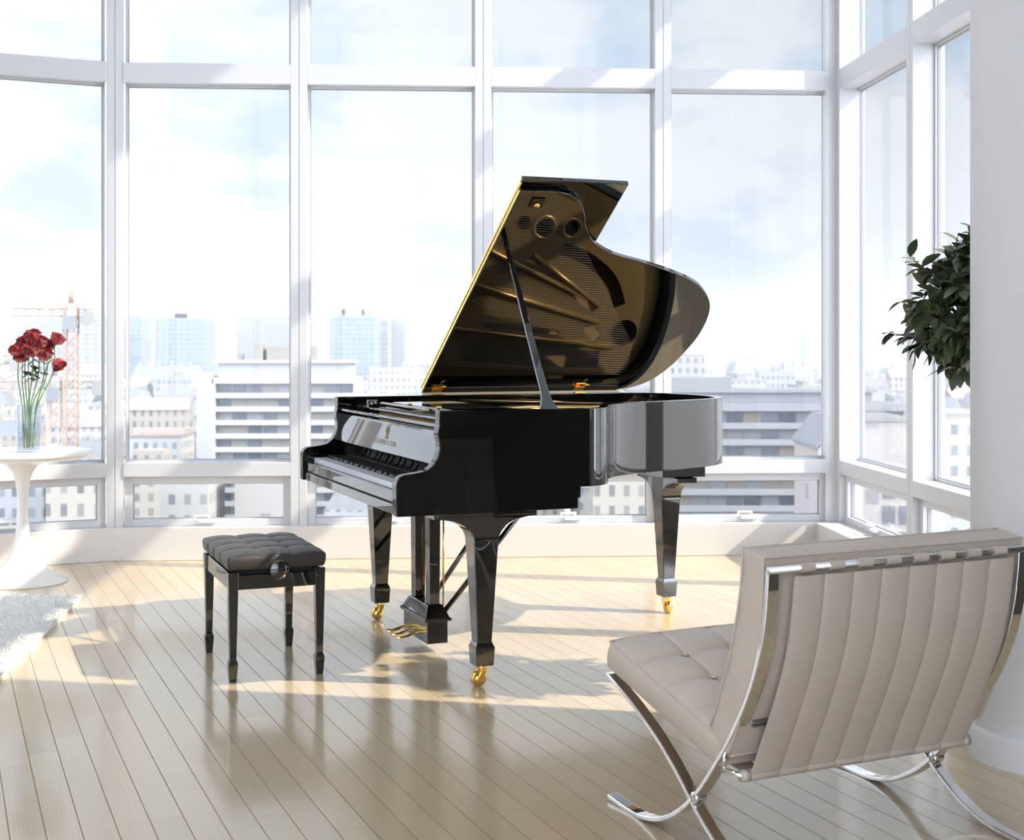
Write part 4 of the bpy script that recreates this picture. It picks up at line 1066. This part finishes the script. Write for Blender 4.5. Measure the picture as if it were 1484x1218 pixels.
#@@LIGHT
# ------------------------------------------------------------------ sky, sun, camera
w = bpy.data.worlds.new('sky'); sc.world = w; w.use_nodes = True; nt = w.node_tree
class WM: node_tree = nt
tc = nd(WM, 'ShaderNodeTexCoord'); sp = nd(WM, 'ShaderNodeSeparateXYZ'); lk(WM, tc.outputs['Generated'], sp.inputs[0])
mp = nd(WM, 'ShaderNodeMapping'); mp.inputs['Scale'].default_value = (1, 1, 1.9); lk(WM, tc.outputs['Generated'], mp.inputs[0])
n1 = noise_n(WM, mp.outputs[0], 5.2, 6, .55)
cr = nd(WM, 'ShaderNodeMapRange', interpolation_type='SMOOTHSTEP'); cr.inputs['From Min'].default_value = .44; cr.inputs['From Max'].default_value = .62; lk(WM, n1, cr.inputs['Value'])
blue = mixc(WM, math_n(WM, 'MULTIPLY', sp.outputs[2], 4), (.72, .77, .93), (.66, .82, .97))
base = mixc(WM, cr.outputs[0], (.97, 1.0, 1.05), blue)
# whiter towards the left of the view
lw = nd(WM, 'ShaderNodeMapRange'); lw.inputs['From Min'].default_value = .38; lw.inputs['From Max'].default_value = -.34; lw.inputs['To Min'].default_value = .68; lw.inputs['To Max'].default_value = 1.04; lw.clamp = True
lk(WM, sp.outputs[0], lw.inputs['Value'])
up = nd(WM, 'ShaderNodeMapRange', interpolation_type='SMOOTHSTEP'); up.inputs['From Min'].default_value = .26; up.inputs['From Max'].default_value = .8; up.inputs['To Min'].default_value = 1; up.inputs['To Max'].default_value = 1.25
lk(WM, sp.outputs[2], up.inputs['Value'])
lf_ = nd(WM, 'ShaderNodeMapRange', interpolation_type='SMOOTHSTEP'); lf_.inputs['From Min'].default_value = -.36; lf_.inputs['From Max'].default_value = -.55; lf_.inputs['To Min'].default_value = 1; lf_.inputs['To Max'].default_value = 1.6
lk(WM, sp.outputs[0], lf_.inputs['Value'])
rt_ = nd(WM, 'ShaderNodeMapRange', interpolation_type='SMOOTHSTEP'); rt_.inputs['From Min'].default_value = .45; rt_.inputs['From Max'].default_value = .8; rt_.inputs['To Min'].default_value = 1; rt_.inputs['To Max'].default_value = 2.6
lk(WM, sp.outputs[0], rt_.inputs['Value'])
bk_ = nd(WM, 'ShaderNodeMapRange', interpolation_type='SMOOTHSTEP'); bk_.inputs['From Min'].default_value = .0; bk_.inputs['From Max'].default_value = -.6; bk_.inputs['To Min'].default_value = 1; bk_.inputs['To Max'].default_value = 4.3  # sky behind the viewer brightened as added fill through the rear glazing
lk(WM, sp.outputs[1], bk_.inputs['Value'])
st_ = math_n(WM, 'MULTIPLY', math_n(WM, 'MULTIPLY', math_n(WM, 'MULTIPLY', lw.outputs[0], bk_.outputs[0]), up.outputs[0]), math_n(WM, 'MULTIPLY', lf_.outputs[0], rt_.outputs[0]))
tn = nd(WM, 'ShaderNodeMapRange'); tn.inputs['From Min'].default_value = 1.1; tn.inputs['From Max'].default_value = 2.0; tn.clamp = True
lk(WM, math_n(WM, 'MULTIPLY', up.outputs[0], math_n(WM, 'MULTIPLY', lf_.outputs[0], rt_.outputs[0])), tn.inputs['Value'])
base = mixc(WM, tn.outputs[0], base, (.92, .98, 1.10))
bg = nt.nodes['Background']; lk(WM, base, bg.inputs['Color']); lk(WM, math_n(WM, 'MULTIPLY', st_, .90), bg.inputs['Strength'])
sun = bpy.data.lights.new('sun', 'SUN'); sun.energy = 6.4; sun.angle = math.radians(.7); sun.color = (1, .90, .74)
so_ = bpy.data.objects.new('sun', sun); C.objects.link(so_); so_.location = (10, 0, 10)
so_.rotation_mode = 'QUATERNION'; so_.rotation_quaternion = Vector((0, 0, -1)).rotation_difference(Vector((-1, .2, -.805)).normalized())
cam = bpy.data.cameras.new('camera'); co = bpy.data.objects.new('camera', cam); C.objects.link(co)
co.location = (0, 0, H); co.rotation_euler = (PI / 2, 0, 0)
cam.sensor_width = 36; cam.lens = 2000 / 1484 * 36; cam.shift_y = -(609 - 498) / 1484; cam.clip_end = 12000; cam.clip_start = .05
cam.dof.use_dof = True; cam.dof.focus_distance = 4.7; cam.dof.aperture_fstop = 6.5
sc.camera = co
sc.view_settings.view_transform = 'Standard'; sc.view_settings.look = 'None'; sc.view_settings.gamma = 1; sc.view_settings.exposure = .27; sc.view_settings.use_curve_mapping = False
cy = sc.cycles; cy.use_denoising = True; cy.max_bounces = 10; cy.diffuse_bounces = 6; cy.glossy_bounces = 5; cy.transmission_bounces = 8; cy.transparent_max_bounces = 16
cy.volume_bounces = 1; cy.sample_clamp_indirect = 8; cy.caustics_reflective = False; cy.caustics_refractive = False
